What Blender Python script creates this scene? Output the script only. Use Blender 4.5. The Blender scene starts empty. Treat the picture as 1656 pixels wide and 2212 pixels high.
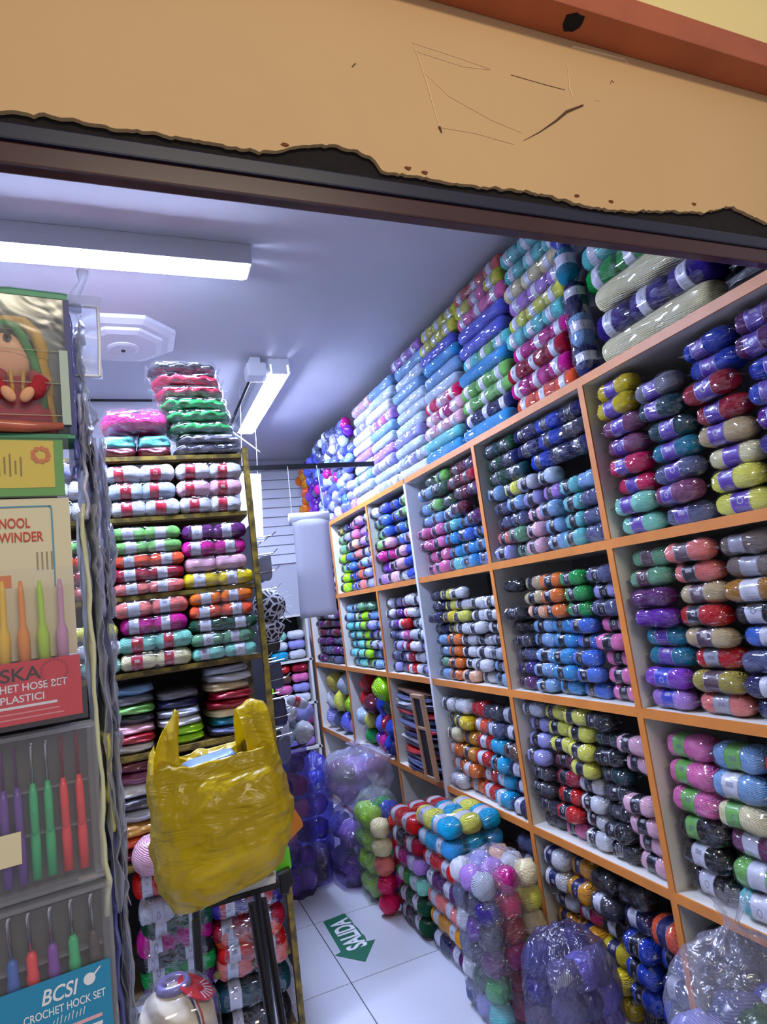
import bpy, bmesh, math, random
from mathutils import Vector, Matrix, noise
R = random.Random(11)
SC = bpy.context.scene
C = SC.collection

# ------------------------------------------------------------------ camera
cam_d = bpy.data.cameras.new('camera')
cam = bpy.data.objects.new('camera', cam_d)
C.objects.link(cam)
yaw, pit, rol = 0.40109857, 0.14354254, -0.13078689
fw = Vector((math.sin(yaw)*math.cos(pit), math.cos(yaw)*math.cos(pit), math.sin(pit)))
r0 = Vector((math.cos(yaw), -math.sin(yaw), 0)); u0 = r0.cross(fw)
rt = math.cos(rol)*r0 + math.sin(rol)*u0
up = -math.sin(rol)*r0 + math.cos(rol)*u0
cam.matrix_world = Matrix(((rt.x, up.x, -fw.x, 0), (rt.y, up.y, -fw.y, 0), (rt.z, up.z, -fw.z, 1.58), (0, 0, 0, 1)))
cam_d.sensor_fit = 'VERTICAL'; cam_d.sensor_height = 36; cam_d.lens = 1345.77/2212*36
cam_d.clip_start = 0.02
SC.camera = cam

# ------------------------------------------------------------------ world, assumed lamp outside, exposure
w = bpy.data.worlds.new('world'); SC.world = w; w.use_nodes = True
w.node_tree.nodes['Background'].inputs[0].default_value = (0.80, 0.78, 0.90, 1)
w.node_tree.nodes['Background'].inputs[1].default_value = 0.28
SC.view_settings.view_transform = 'Standard'; SC.view_settings.look = 'None'
SC.view_settings.gamma = 1; SC.view_settings.use_curve_mapping = False
SC.view_settings.exposure = 0.65
SC.cycles.max_bounces = 4; SC.cycles.diffuse_bounces = 2; SC.cycles.glossy_bounces = 2; SC.cycles.transmission_bounces = 2
SC.cycles.adaptive_threshold = 0.06; SC.cycles.transparent_max_bounces = 7; SC.cycles.caustics_reflective = False; SC.cycles.caustics_refractive = False

def area(name, loc, rot, sx, sy, e, col):
    l = bpy.data.lights.new(name, 'AREA'); l.shape = 'RECTANGLE'; l.size = sx; l.size_y = sy
    l.energy = e; l.color = col
    o = bpy.data.objects.new(name, l); o.location = loc; o.rotation_euler = rot; C.objects.link(o)
    return o
# assumed unseen corridor lamp, added behind and above the camera for the shop front
area('assumed_corridor_lamp', (0.5, -1.5, 3.3), (math.radians(30), 0, 0), 1.2, 0.3, 23, (1.0, 0.88, 0.68))

# ------------------------------------------------------------------ helpers
def lin(c):
    o = []
    for v in c[:3]:
        v = v/255.0
        o.append(v/12.92 if v <= 0.04045 else ((v+0.055)/1.055)**2.4)
    return (o[0], o[1], o[2], 1.0)

def mesh(name, verts, faces, mat=None, smooth=True, uvs=None):
    m = bpy.data.meshes.new(name)
    m.from_pydata([tuple(v) for v in verts], [], faces)
    if uvs:
        ul = m.uv_layers.new(name='UVMap')
        k = 0
        for p in m.polygons:
            for li in p.loop_indices:
                ul.data[li].uv = uvs[k]; k += 1
    if smooth:
        for p in m.polygons: p.use_smooth = True
    if mat: m.materials.append(mat)
    m.update()
    return m

def ob(name, me, parent=None, loc=(0, 0, 0), rot=(0, 0, 0), scale=(1, 1, 1), color=None):
    o = bpy.data.objects.new(name, me); C.objects.link(o)
    if parent: o.parent = parent
    o.location = loc; o.rotation_euler = rot; o.scale = scale
    if color: o.color = color
    return o

def tag(o, label=None, cat=None, group=None, kind=None):
    if label: o['label'] = label
    if cat: o['category'] = cat
    if group: o['group'] = group
    if kind: o['kind'] = kind
    return o

def thing(name, loc, rot=(0, 0, 0), label=None, cat=None, group=None):
    o = ob(name, None, None, loc, rot)
    return tag(o, label, cat, group)

def lettering(o):
    bpy.context.view_layer.update()
    m = bpy.data.meshes.new_from_object(o.evaluated_get(bpy.context.evaluated_depsgraph_get()))
    cu = o.data; n = ob('lettering', m, o.parent, o.location, o.rotation_euler, o.scale)
    bpy.data.objects.remove(o); return n

class MB:
    """collects shapes into one mesh"""
    def __init__(s): s.v = []; s.f = []
    def box(s, x0, x1, y0, y1, z0, z1):
        n = len(s.v)
        s.v += [(x0, y0, z0), (x1, y0, z0), (x1, y1, z0), (x0, y1, z0), (x0, y0, z1), (x1, y0, z1), (x1, y1, z1), (x0, y1, z1)]
        s.f += [[n+i for i in q] for q in ((0, 3, 2, 1), (4, 5, 6, 7), (0, 1, 5, 4), (1, 2, 6, 5), (2, 3, 7, 6), (3, 0, 4, 7))]
        return s
    def tube(s, pts, r, seg=8, cap=True):
        pts = [Vector(p) for p in pts]; n = len(s.v); rs = r if isinstance(r, (list, tuple)) else [r]*len(pts)
        prev = None
        for i, p in enumerate(pts):
            d = (pts[min(i+1, len(pts)-1)] - pts[max(i-1, 0)]).normalized()
            a = prev if prev is not None else (Vector((0, 0, 1)) if abs(d.z) < .9 else Vector((1, 0, 0)))
            a = (a - d*a.dot(d)).normalized(); b = d.cross(a); prev = a
            for k in range(seg):
                t = 2*math.pi*k/seg
                s.v.append(p + (a*math.cos(t) + b*math.sin(t))*rs[i])
        for i in range(len(pts)-1):
            for k in range(seg):
                s.f.append([n+i*seg+k, n+i*seg+(k+1) % seg, n+(i+1)*seg+(k+1) % seg, n+(i+1)*seg+k])
        if cap:
            s.f.append([n+k for k in range(seg)][::-1]); s.f.append([n+(len(pts)-1)*seg+k for k in range(seg)])
        return s
    def lathe(s, prof, seg=20, c=(0, 0, 0), wob=0, sq=(1, 1)):
        n = len(s.v)
        for (r, z) in prof:
            for k in range(seg):
                t = 2*math.pi*k/seg
                s.v.append((c[0]+r*math.cos(t)*sq[0], c[1]+r*math.sin(t)*sq[1], c[2]+z))
        for i in range(len(prof)-1):
            for k in range(seg):
                s.f.append([n+i*seg+k, n+i*seg+(k+1) % seg, n+(i+1)*seg+(k+1) % seg, n+(i+1)*seg+k])
        s.f.append([n+k for k in range(seg)][::-1]); s.f.append([n+(len(prof)-1)*seg+k for k in range(seg)])
        return s
    def prism(s, poly, y0, y1):
        """poly in x,z extruded along y"""
        n = len(s.v); k = len(poly)
        s.v += [(x, y0, z) for x, z in poly] + [(x, y1, z) for x, z in poly]
        s.f.append([n+i for i in range(k)]); s.f.append([n+k+i for i in range(k)][::-1])
        for i in range(k):
            s.f.append([n+i, n+k+i, n+k+(i+1) % k, n+(i+1) % k])
        return s
    def build(s, name, mat, parent=None, smooth=False, bevel=0, **kw):
        if bevel:
            bm = bmesh.new(); vs = [bm.verts.new(v) for v in s.v]
            for f in s.f:
                try: bm.faces.new([vs[i] for i in f])
                except ValueError: pass
            bmesh.ops.recalc_face_normals(bm, faces=bm.faces)
            bmesh.ops.bevel(bm, geom=[e for e in bm.edges], offset=bevel, segments=2, affect='EDGES', profile=.6)
            m = bpy.data.meshes.new(name); bm.to_mesh(m); bm.free(); m.materials.append(mat)
            for p in m.polygons: p.use_smooth = smooth
        else:
            m = mesh(name, s.v, s.f, mat, smooth)
            bm = bmesh.new(); bm.from_mesh(m); bmesh.ops.recalc_face_normals(bm, faces=bm.faces); bm.to_mesh(m); bm.free()
        return ob(name, m, parent, **kw)

def box(name, mat, x0, x1, y0, y1, z0, z1, parent=None, bevel=0):
    return MB().box(x0, x1, y0, y1, z0, z1).build(name, mat, parent, bevel=bevel)

# ------------------------------------------------------------------ materials
class NT:
    def __init__(s, name):
        s.m = bpy.data.materials.new(name); s.m.use_nodes = True
        s.t = s.m.node_tree; s.t.nodes.clear()
        s.out = s.n('ShaderNodeOutputMaterial')
    def n(s, k, **kw):
        x = s.t.nodes.new(k)
        for a, b in kw.items():
            if a.startswith('i_'):
                key = a[2:]; key = int(key) if key.isdigit() else key.replace('_', ' ')
                if hasattr(b, 'is_output'): s.t.links.new(b, x.inputs[key])
                else: x.inputs[key].default_value = b
            else: setattr(x, a, b)
        return x
    def l(s, a, b): s.t.links.new(a, b)
    def mul(s, a, b):
        return s.mix(1.0, a, b, 'MULTIPLY')
    def mix(s, f, a, b, bt='MIX'):
        x = s.n('ShaderNodeMix', data_type='RGBA', blend_type=bt)
        for i, v in ((0, f), (6, a), (7, b)):
            if hasattr(v, 'is_output'): s.l(v, x.inputs[i])
            else: x.inputs[i].default_value = v
        return x.outputs[2]
    def math(s, op, a, b=0.0, c=None):
        x = s.n('ShaderNodeMath', operation=op)
        for i, v in ((0, a), (1, b), (2, c)):
            if v is None: continue
            if hasattr(v, 'is_output'): s.l(v, x.inputs[i])
            else: x.inputs[i].default_value = v
        return x.outputs[0]
    def ramp(s, f, stops):
        x = s.n('ShaderNodeValToRGB'); s.l(f, x.inputs[0]); e = x.color_ramp.elements
        while len(e) < len(stops): e.new(0.5)
        for q, (p, c) in zip(e, stops): q.position = p; q.color = c if len(c) == 4 else (*c, 1)
        return x.outputs[0]

def g(v): return (v, v, v, 1)

def pm(name, col, rough=.5, spec=.5, metal=0, coat=0, var=(0, 8, .25), bump=(0, 40), objcol=False, sub=0, coords='Object', trans=0, crough=.12, emit=None):
    """principled with noise variation (amount, scale, contrast) and bump (strength, scale)"""
    T = NT(name)
    tc = T.n('ShaderNodeTexCoord'); oi = T.n('ShaderNodeObjectInfo')
    base = oi.outputs['Color'] if objcol else None
    vec = T.n('ShaderNodeVectorMath', operation='ADD', i_0=tc.outputs[coords])
    sc = T.n('ShaderNodeVectorMath', operation='SCALE', i_0=(17.3, 9.1, 5.7)); T.l(oi.outputs['Random'], sc.inputs['Scale']); T.l(sc.outputs[0], vec.inputs[1])
    b = T.n('ShaderNodeBsdfPrincipled', i_Roughness=rough, i_Metallic=metal)
    b.inputs['Specular IOR Level'].default_value = spec
    b.inputs['Coat Weight'].default_value = coat; b.inputs['Coat Roughness'].default_value = crough
    if trans: b.inputs['Transmission Weight'].default_value = trans
    c = base if objcol else lin(col)
    if var[0]:
        nz = T.n('ShaderNodeTexNoise', i_Vector=vec.outputs[0], i_Scale=var[1], i_Detail=5.0)
        f = T.ramp(nz.outputs[0], [(.5-var[2], g(1-var[0])), (.5+var[2], g(1.0))])
        c = T.mul(c, f)
    if hasattr(c, 'is_output'): T.l(c, b.inputs['Base Color'])
    else: b.inputs['Base Color'].default_value = c
    if bump[0]:
        nb = T.n('ShaderNodeTexNoise', i_Vector=vec.outputs[0], i_Scale=bump[1], i_Detail=4.0)
        bp = T.n('ShaderNodeBump', i_Strength=bump[0], i_Distance=.01, i_Height=nb.outputs[0])
        T.l(bp.outputs[0], b.inputs['Normal'])
    if emit:
        b.inputs['Emission Color'].default_value = (*emit[0], 1); b.inputs['Emission Strength'].default_value = emit[1]
    T.l(b.outputs[0], T.out.inputs[0])
    return T.m

def yarn_mat(name, coat):
    T = NT(name)
    tc = T.n('ShaderNodeTexCoord'); oi = T.n('ShaderNodeObjectInfo')
    sc = T.n('ShaderNodeVectorMath', operation='SCALE', i_0=(13.0, 7.0, 5.0)); T.l(oi.outputs['Random'], sc.inputs['Scale'])
    v = T.n('ShaderNodeVectorMath', operation='ADD', i_0=tc.outputs['Object'], i_1=sc.outputs[0])
    mp = T.n('ShaderNodeMapping', i_Vector=v.outputs[0]); mp.inputs['Rotation'].default_value = (.5, .9, .6)
    wv = T.n('ShaderNodeTexWave', i_Vector=mp.outputs[0], i_Scale=7.0, i_Distortion=3.5, i_Detail=2.0)
    wv.inputs['Detail Scale'].default_value = 1.2
    nz = T.n('ShaderNodeTexNoise', i_Vector=v.outputs[0], i_Scale=3.0, i_Detail=3.0)
    f = T.ramp(wv.outputs[1], [(0, g(.80)), (.6, g(1.06))])
    f2 = T.ramp(nz.outputs[0], [(.3, g(.88)), (.65, g(1.06))])
    c = T.mul(T.mul(oi.outputs['Color'], f), f2)
    b = T.n('ShaderNodeBsdfPrincipled', i_Roughness=.75, i_Base_Color=c)
    b.inputs['Specular IOR Level'].default_value = .25
    bp = T.n('ShaderNodeBump', i_Strength=.5, i_Distance=.03, i_Height=wv.outputs[1]); T.l(bp.outputs[0], b.inputs['Normal'])
    if coat:
        b.inputs['Coat Weight'].default_value = coat; b.inputs['Coat Roughness'].default_value = .18
        vo = T.n('ShaderNodeTexVoronoi', i_Vector=v.outputs[0], i_Scale=5.0); ge = T.n('ShaderNodeNewGeometry')
        of = T.n('ShaderNodeVectorMath', operation='SUBTRACT', i_0=vo.outputs['Color'], i_1=(.5, .5, .5))
        os_ = T.n('ShaderNodeVectorMath', operation='SCALE', i_0=of.outputs[0]); os_.inputs['Scale'].default_value = .8
        ad = T.n('ShaderNodeVectorMath', operation='ADD', i_0=ge.outputs['Normal'], i_1=os_.outputs[0])
        nn = T.n('ShaderNodeVectorMath', operation='NORMALIZE', i_0=ad.outputs[0]); T.l(nn.outputs[0], b.inputs['Coat Normal'])
    T.l(b.outputs[0], T.out.inputs[0])
    return T.m

def film_mat(name, tint=(240, 243, 255), haze=.05, scale=9.0, strength=.9, rough=.10, tcol=None, dist=.01, gloss=.25, base=.05, facet=None):
    """clear crinkled plastic film: mostly transparent, fresnel gloss, a little milky haze"""
    T = NT(name)
    tc = T.n('ShaderNodeTexCoord'); oi = T.n('ShaderNodeObjectInfo')
    sc = T.n('ShaderNodeVectorMath', operation='SCALE', i_0=(13.0, 7.0, 5.0)); T.l(oi.outputs['Random'], sc.inputs['Scale'])
    v = T.n('ShaderNodeVectorMath', operation='ADD', i_0=tc.outputs['Object'], i_1=sc.outputs[0])
    if facet:
        bp = T.n('ShaderNodeNewGeometry'); bn = bp.outputs['Normal']
    else:
        nz = T.n('ShaderNodeTexNoise', i_Vector=v.outputs[0], i_Scale=scale, i_Detail=2.0, i_Distortion=1.6)
        bp = T.n('ShaderNodeBump', i_Strength=strength, i_Distance=dist, i_Height=nz.outputs[0]); bn = bp.outputs[0]
    nrm = bn
    if facet:
        mp = T.n('ShaderNodeMapping', i_Vector=v.outputs[0]); mp.inputs['Scale'].default_value = (facet[0], facet[1], facet[1]); mp.inputs['Rotation'].default_value = (.3, .5, .25)
        vo = T.n('ShaderNodeTexVoronoi', i_Vector=mp.outputs[0], i_Scale=1.0)
        of = T.n('ShaderNodeVectorMath', operation='SUBTRACT', i_0=vo.outputs['Color'], i_1=(.5, .5, .5))
        os_ = T.n('ShaderNodeVectorMath', operation='SCALE', i_0=of.outputs[0]); os_.inputs['Scale'].default_value = facet[2]
        ad = T.n('ShaderNodeVectorMath', operation='ADD', i_0=bn, i_1=os_.outputs[0])
        nrm = T.n('ShaderNodeVectorMath', operation='NORMALIZE', i_0=ad.outputs[0]).outputs[0]
    lw = T.n('ShaderNodeLayerWeight', i_Blend=.5)
    fr = T.math('MULTIPLY_ADD', T.math('POWER', lw.outputs['Facing'], 2.5), gloss, base)
    tr = T.n('ShaderNodeBsdfTransparent', i_Color=lin(tcol) if tcol else (.985, .985, .99, 1))
    df = T.n('ShaderNodeBsdfDiffuse', i_Color=lin(tint))
    tl = T.n('ShaderNodeBsdfTranslucent', i_Color=lin(tint))
    hz = T.n('ShaderNodeMixShader', i_0=.5, i_1=df.outputs[0], i_2=tl.outputs[0])
    gl = T.n('ShaderNodeBsdfGlossy', i_Roughness=rough, i_Normal=nrm)
    m1 = T.n('ShaderNodeMixShader', i_0=haze, i_1=tr.outputs[0], i_2=hz.outputs[0])
    m2 = T.n('ShaderNodeMixShader', i_0=fr, i_1=m1.outputs[0], i_2=gl.outputs[0])
    T.l(m2.outputs[0], T.out.inputs[0])
    return T.m

def label_mat():
    T = NT('paper_label')
    tc = T.n('ShaderNodeTexCoord'); oi = T.n('ShaderNodeObjectInfo')
    sp = T.n('ShaderNodeSeparateXYZ', i_0=tc.outputs['UV'])
    u = T.math('MULTIPLY', T.math('SUBTRACT', sp.outputs[0], T.math('MULTIPLY_ADD', oi.outputs['Random'], .12, .42)), 3.2)
    v = T.math('SUBTRACT', sp.outputs[1], .5)
    d = T.math('SQRT', T.math('ADD', T.math('MULTIPLY', u, u), T.math('MULTIPLY', v, v)))
    rnd = T.math('FRACT', T.math('MULTIPLY', oi.outputs['Random'], 7.3))
    ring = T.math('MULTIPLY', T.math('MULTIPLY', T.math('GREATER_THAN', d, .10), T.math('LESS_THAN', d, .17)), T.math('GREATER_THAN', rnd, .62))
    blk = T.math('MULTIPLY', T.math('MULTIPLY', T.math('LESS_THAN', T.math('ABSOLUTE', T.math('SUBTRACT', u, -.12)), .10), T.math('LESS_THAN', T.math('ABSOLUTE', v), .22)), T.math('LESS_THAN', rnd, .4))
    ring = T.math('ADD', ring, blk)
    # printed text lines beside the emblem
    st = T.math('LESS_THAN', T.math('FRACT', T.math('MULTIPLY', sp.outputs[0], 26.0)), .32)
    wn = T.n('ShaderNodeTexNoise', i_Vector=tc.outputs['UV'], i_Scale=22.0)
    band = T.math('MULTIPLY', T.math('GREATER_THAN', u, .35), T.math('LESS_THAN', T.math('ABSOLUTE', v), .34))
    txt = T.math('MULTIPLY', T.math('MULTIPLY', st, band), T.math('GREATER_THAN', wn.outputs[0], .48))
    edge = T.math('GREATER_THAN', T.math('ABSOLUTE', v), .46)
    f = T.math('MINIMUM', T.math('ADD', T.math('ADD', ring, txt), T.math('MULTIPLY', edge, .7)), 1.0)
    bw = T.n('ShaderNodeRGBToBW', i_0=oi.outputs['Color'])
    ink = T.mix(T.math('GREATER_THAN', bw.outputs[0], .35), (.62, .60, .58, 1), (.16, .14, .22, 1))
    c = T.mix(T.math('MULTIPLY', f, .6), oi.outputs['Color'], ink)
    b = T.n('ShaderNodeBsdfPrincipled', i_Roughness=.4, i_Base_Color=c)
    b.inputs['Coat Weight'].default_value = .35; b.inputs['Coat Roughness'].default_value = .15
    T.l(b.outputs[0], T.out.inputs[0])
    return T.m

M = {}
M['yarn'] = yarn_mat('yarn', 0)
M['yarnc'] = yarn_mat('wrapped_yarn', .9)
M['film'] = film_mat('clear_film', scale=3.0, strength=.4, haze=.012, dist=.03, base=.12, gloss=.2, rough=.10, facet=(5, 7, .75))
M['film_tube'] = film_mat('clear_film_long', scale=3.0, strength=.4, haze=.015, dist=.03, base=.13, gloss=.2, rough=.10, facet=(16, 7, .75))
M['film_bag'] = film_mat('bag_film', tint=(222, 222, 240), haze=.15, scale=16.0, strength=1.0, dist=.03, base=.08, rough=.16)
M['film_milk'] = film_mat('milky_bag_film', tint=(205, 205, 235), haze=.36, scale=16.0, strength=1.0, dist=.03, base=.08, rough=.2)
M['film_blue'] = film_mat('blue_bag_film', tint=(104, 104, 232), haze=.38, scale=16.0, strength=1.0, dist=.03, base=.08, rough=.2, tcol=(178, 178, 250))
M['film_purple'] = film_mat('purple_bag_film', tint=(128, 122, 165), haze=.26, scale=16.0, strength=1.0, dist=.03, base=.08, rough=.2, tcol=(222, 216, 246))
M['film_flat'] = film_mat('flat_film', haze=.05, scale=14.0, strength=.25, rough=.12, dist=.003, gloss=.10, base=.03)
M['label'] = label_mat()
M['flat'] = pm('folded_pack', None, .45, coat=.8, var=(.25, 4, .3), bump=(.35, 9), objcol=True)
M['paint_obj'] = pm('tinted_plastic', None, .4, objcol=True, coat=.2)
M['card_obj'] = pm('printed_card', None, .5, objcol=True, var=(.06, 20, .3))
M['orange'] = pm('orange_edge_paint', (226, 140, 62), .45, var=(.25, 9, .3), bump=(.15, 30))
M['lam'] = pm('white_laminate', (226, 222, 212), .5, var=(.10, 5, .3))
M['lamw'] = pm('white_upright_paint', (228, 232, 240), .4, var=(.06, 5, .3))
M['backp'] = pm('grey_back_panel', (120, 118, 120), .7, var=(.15, 4, .3))
M['tile'] = pm('white_floor_tile', (204, 206, 216), .22, var=(.10, 3, .35), bump=(.02, 5), coat=.15)
M['grout'] = pm('dark_grout', (62, 60, 66), .9)
M['ceil'] = pm('ceiling_paint', (212, 212, 220), .85, var=(.16, 1.6, .3), bump=(.1, 14))
M['wall'] = pm('wall_paint', (196, 196, 206), .85, var=(.1, 2, .3))
M['tan'] = pm('tan_wall_paint', (218, 178, 124), .7, var=(.10, 3, .35), bump=(.10, 22))
M['yellowwall'] = pm('pale_yellow_paint', (248, 224, 150), .7, var=(.06, 5, .3))
M['redwood'] = pm('red_brown_wood', (192, 98, 54), .5, var=(.3, 7, .3), bump=(.2, 30))
M['lintel'] = pm('dark_red_lacquer', (70, 32, 27), .3, var=(.3, 6, .3), coat=.3)
M['steelblue'] = pm('dark_blue_steel', (24, 27, 52), .35, var=(.3, 6, .3), coat=.2)
M['gapdark'] = pm('dark_gap_shade', (30, 22, 20), .95, var=(.5, 20, .3), bump=(.8, 30))  # shade of the gap over the opening, put into the core colour
M['housing'] = pm('white_lamp_housing', (232, 234, 240), .4)
M['black'] = pm('black_metal', (16, 16, 20), .4, coat=.2)
M['dark'] = pm('dark_grey', (38, 38, 44), .6, var=(.3, 6, .3))
M['chrome'] = pm('chrome_wire', (205, 208, 215), .2, metal=1)
M['plasticw'] = pm('white_plastic', (232, 234, 240), .4, coat=.2)
M['paper'] = pm('white_paper', (222, 224, 240), .7, var=(.04, 3, .3))
M['rackyellow'] = pm('worn_yellow_steel', (140, 118, 40), .5, var=(.7, 24, .1), bump=(.2, 40))
M['rackwood'] = pm('yellowed_board', (118, 96, 58), .6, var=(.3, 6, .3))
M['wood'] = pm('pale_wood', (190, 152, 118), .6, var=(.3, 10, .3))
M['cardboard'] = pm('cardboard', (150, 112, 74), .85, var=(.1, 8, .3))
M['slat'] = pm('white_slat_panel', (225, 226, 236), .45, var=(.05, 4, .3))
T = NT('tube_glow'); e = T.n('ShaderNodeEmission', i_Color=(.56, .655, 1.0, 1), i_Strength=150.0); T.l(e.outputs[0], T.out.inputs[0]); M['glow'] = T.m
def flatmat(name, col, rough=.5, coat=0): return pm(name, col, rough, coat=coat)

# yellow carrier bag plastic
T = NT('yellow_bag_plastic')
tc = T.n('ShaderNodeTexCoord')
mp = T.n('ShaderNodeMapping', i_Vector=tc.outputs['Object']); mp.inputs['Scale'].default_value = (5, 5, 15); mp.inputs['Rotation'].default_value = (0, .5, 0)
n1 = T.n('ShaderNodeTexNoise', i_Vector=mp.outputs[0], i_Scale=1.0, i_Detail=2.5, i_Distortion=2.2)
n2 = T.n('ShaderNodeTexNoise', i_Vector=tc.outputs['Object'], i_Scale=14.0, i_Detail=2.0, i_Distortion=.8)
h = T.math('ADD', n1.outputs[0], T.math('MULTIPLY', n2.outputs[0], .7))
bp = T.n('ShaderNodeBump', i_Strength=.8, i_Distance=.022, i_Height=h)
b = T.n('ShaderNodeBsdfPrincipled', i_Base_Color=lin((238, 208, 30)), i_Roughness=.3, i_Normal=bp.outputs[0])
b.inputs['Coat Weight'].default_value = .25
tl = T.n('ShaderNodeBsdfTranslucent', i_Color=lin((235, 215, 60)))
mx = T.n('ShaderNodeMixShader', i_0=.45, i_1=b.outputs[0], i_2=tl.outputs[0]); T.l(mx.outputs[0], T.out.inputs[0]); M['ybag'] = T.m

# ------------------------------------------------------------------ colours
PAL = {
 'W': ((236, 238, 242), 'white'), 'IC': ((208, 224, 240), 'ice blue'), 'LB': ((150, 188, 228), 'light blue'), 'SK': ((92, 166, 222), 'sky blue'),
 'CB': ((92, 130, 220), 'cornflower blue'), 'RB': ((28, 74, 178), 'royal blue'), 'NV': ((26, 30, 82), 'navy'), 'BK': ((18, 18, 22), 'black'),
 'CH': ((60, 60, 72), 'charcoal'), 'GY': ((138, 138, 148), 'grey'), 'SL': ((92, 98, 132), 'slate blue'), 'LG': ((190, 196, 208), 'light grey'),
 'AQ': ((132, 214, 214), 'aqua'), 'MT': ((152, 224, 200), 'mint'), 'TL': ((0, 130, 156), 'teal'), 'DT': ((14, 62, 70), 'dark teal'),
 'TQ': ((58, 178, 220), 'turquoise'), 'GN': ((44, 158, 78), 'green'), 'LN': ((138, 200, 116), 'light green'), 'DG': ((20, 72, 46), 'dark green'),
 'LM': ((172, 230, 52), 'lime'), 'YL': ((238, 212, 22), 'yellow'), 'LE': ((238, 236, 124), 'lemon'), 'GO': ((228, 160, 22), 'golden'),
 'OR': ((244, 134, 30), 'orange'), 'PO': ((246, 196, 160), 'peach'), 'CO': ((255, 112, 88), 'coral'), 'SA': ((242, 142, 134), 'salmon'),
 'PK': ((246, 142, 192), 'pink'), 'HP': ((228, 30, 108), 'hot pink'), 'MG': ((204, 32, 144), 'magenta'), 'CR': ((168, 14, 62), 'crimson'),
 'RD': ((208, 28, 42), 'red'), 'BU': ((98, 14, 46), 'burgundy'), 'PL': ((92, 40, 98), 'plum'), 'PU': ((106, 50, 154), 'purple'),
 'VI': ((144, 88, 196), 'violet'), 'LI': ((194, 154, 228), 'lilac'), 'LV': ((174, 174, 230), 'lavender'), 'PP': ((248, 200, 214), 'pale pink'),
 'CM': ((252, 240, 196), 'cream'), 'BE': ((208, 188, 148), 'beige'), 'KH': ((184, 170, 92), 'khaki'), 'TN': ((168, 122, 60), 'tan'),
 'BR': ((96, 70, 52), 'brown'), 'TP': ((130, 116, 106), 'taupe'), 'SG': ((120, 174, 134), 'sage'), 'IN': ((56, 40, 124), 'indigo'),
 'PE': ((112, 120, 218), 'periwinkle'), 'MV': ((134, 76, 110), 'mauve'),
}
LAB = {'pu': ((96, 58, 166), 'purple'), 'bk': ((20, 21, 38), 'black'), 'wh': ((214, 216, 226), 'white'), 'gn': ((112, 184, 82), 'green'), 'rd': ((196, 30, 56), 'red'),
       'br': ((90, 66, 72), 'brown'), 'gy': ((160, 160, 170), 'grey'), 'bl': ((62, 72, 196), 'blue'), 'nv': ((26, 30, 88), 'navy')}
ORD = ['bottom', 'second', 'third', 'fourth', 'fifth', 'sixth', 'seventh', 'eighth', 'ninth', 'tenth', 'eleventh', 'twelfth', 'thirteenth', 'fourteenth']
NTH = ['first'] + ORD[1:]
def pcol(k, j=.07):
    c = lin(PAL[k][0]); f = 1+R.uniform(-j, j*.6)
    m = sum(c[:3])/3; c = [max(0, m+(q-m)*1.22) for q in c[:3]]
    return (min(1, c[0]*f), min(1, c[1]*f), min(1, c[2]*f), 1)
def lcol(k): return lin(LAB[k][0])

# ------------------------------------------------------------------ the room
ZC = 3.07
XL, XR, YB = -1.30, 1.95, 5.80
TS = 0.597
floor = box('floor', M['grout'], XL, XR, -0.6, YB, -.06, -.004); tag(floor, 'white tiled shop floor', None, None, 'structure')
tile_me = MB().box(-TS/2+.002, TS/2-.002, -TS/2+.002, TS/2-.002, -.012, 0).build('tile', M['tile'], floor, bevel=.0015)
tile_me.location = (0.774-TS/2, 2.85-TS/2, 0)
for i in range(-3, 3):
    for j in range(-4, 6):
        x = 0.774 + TS*(i+.5); y = 2.85 + TS*(j+.5)
        if x > XR or x < XL or y > YB or y < -.6 or (i == -1 and j == -1): continue
        t = tile_me.copy(); C.objects.link(t); t.location = (x, y, 0)
tag(box('ceiling', M['ceil'], XL, XR, .86, YB, ZC, ZC+.06), 'white painted shop ceiling with faint stains', None, None, 'structure')
tag(box('wall_right', M['wall'], XR, XR+.08, .86, YB, 0, ZC), 'painted wall behind the yarn shelves', None, None, 'structure')
tag(box('wall_left', M['wall'], XL-.08, XL, .86, YB, 0, ZC), 'painted wall behind the display rack', None, None, 'structure')
wb = tag(box('wall_back', M['wall'], XL, XR, YB, YB+.08, 0, ZC), 'far end wall of the shop with white slat panel', None, None, 'structure')
wp = tag(box('wall_partition', M['wall'], XL, .52, 4.12, 4.2, 0, ZC), 'painted partition behind the steel rack', None, None, 'structure')
tag(box('trim_1', M['dark'], XL, .52, 4.108, 4.12, ZC-.012, ZC), 'dark strip where partition meets ceiling', None, None, 'structure')
# white slat panel on the far wall, slat by slat
sl = MB().box(0, .86, -.02, 0, .004, .086).build('slat', M['slat'], wb, bevel=.002); sl.location = (.80, YB, 2.06)
for k in range(1, 10):
    s = sl.copy(); C.objects.link(s); s.location = (.80, YB, 2.06+.09*k)

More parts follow.
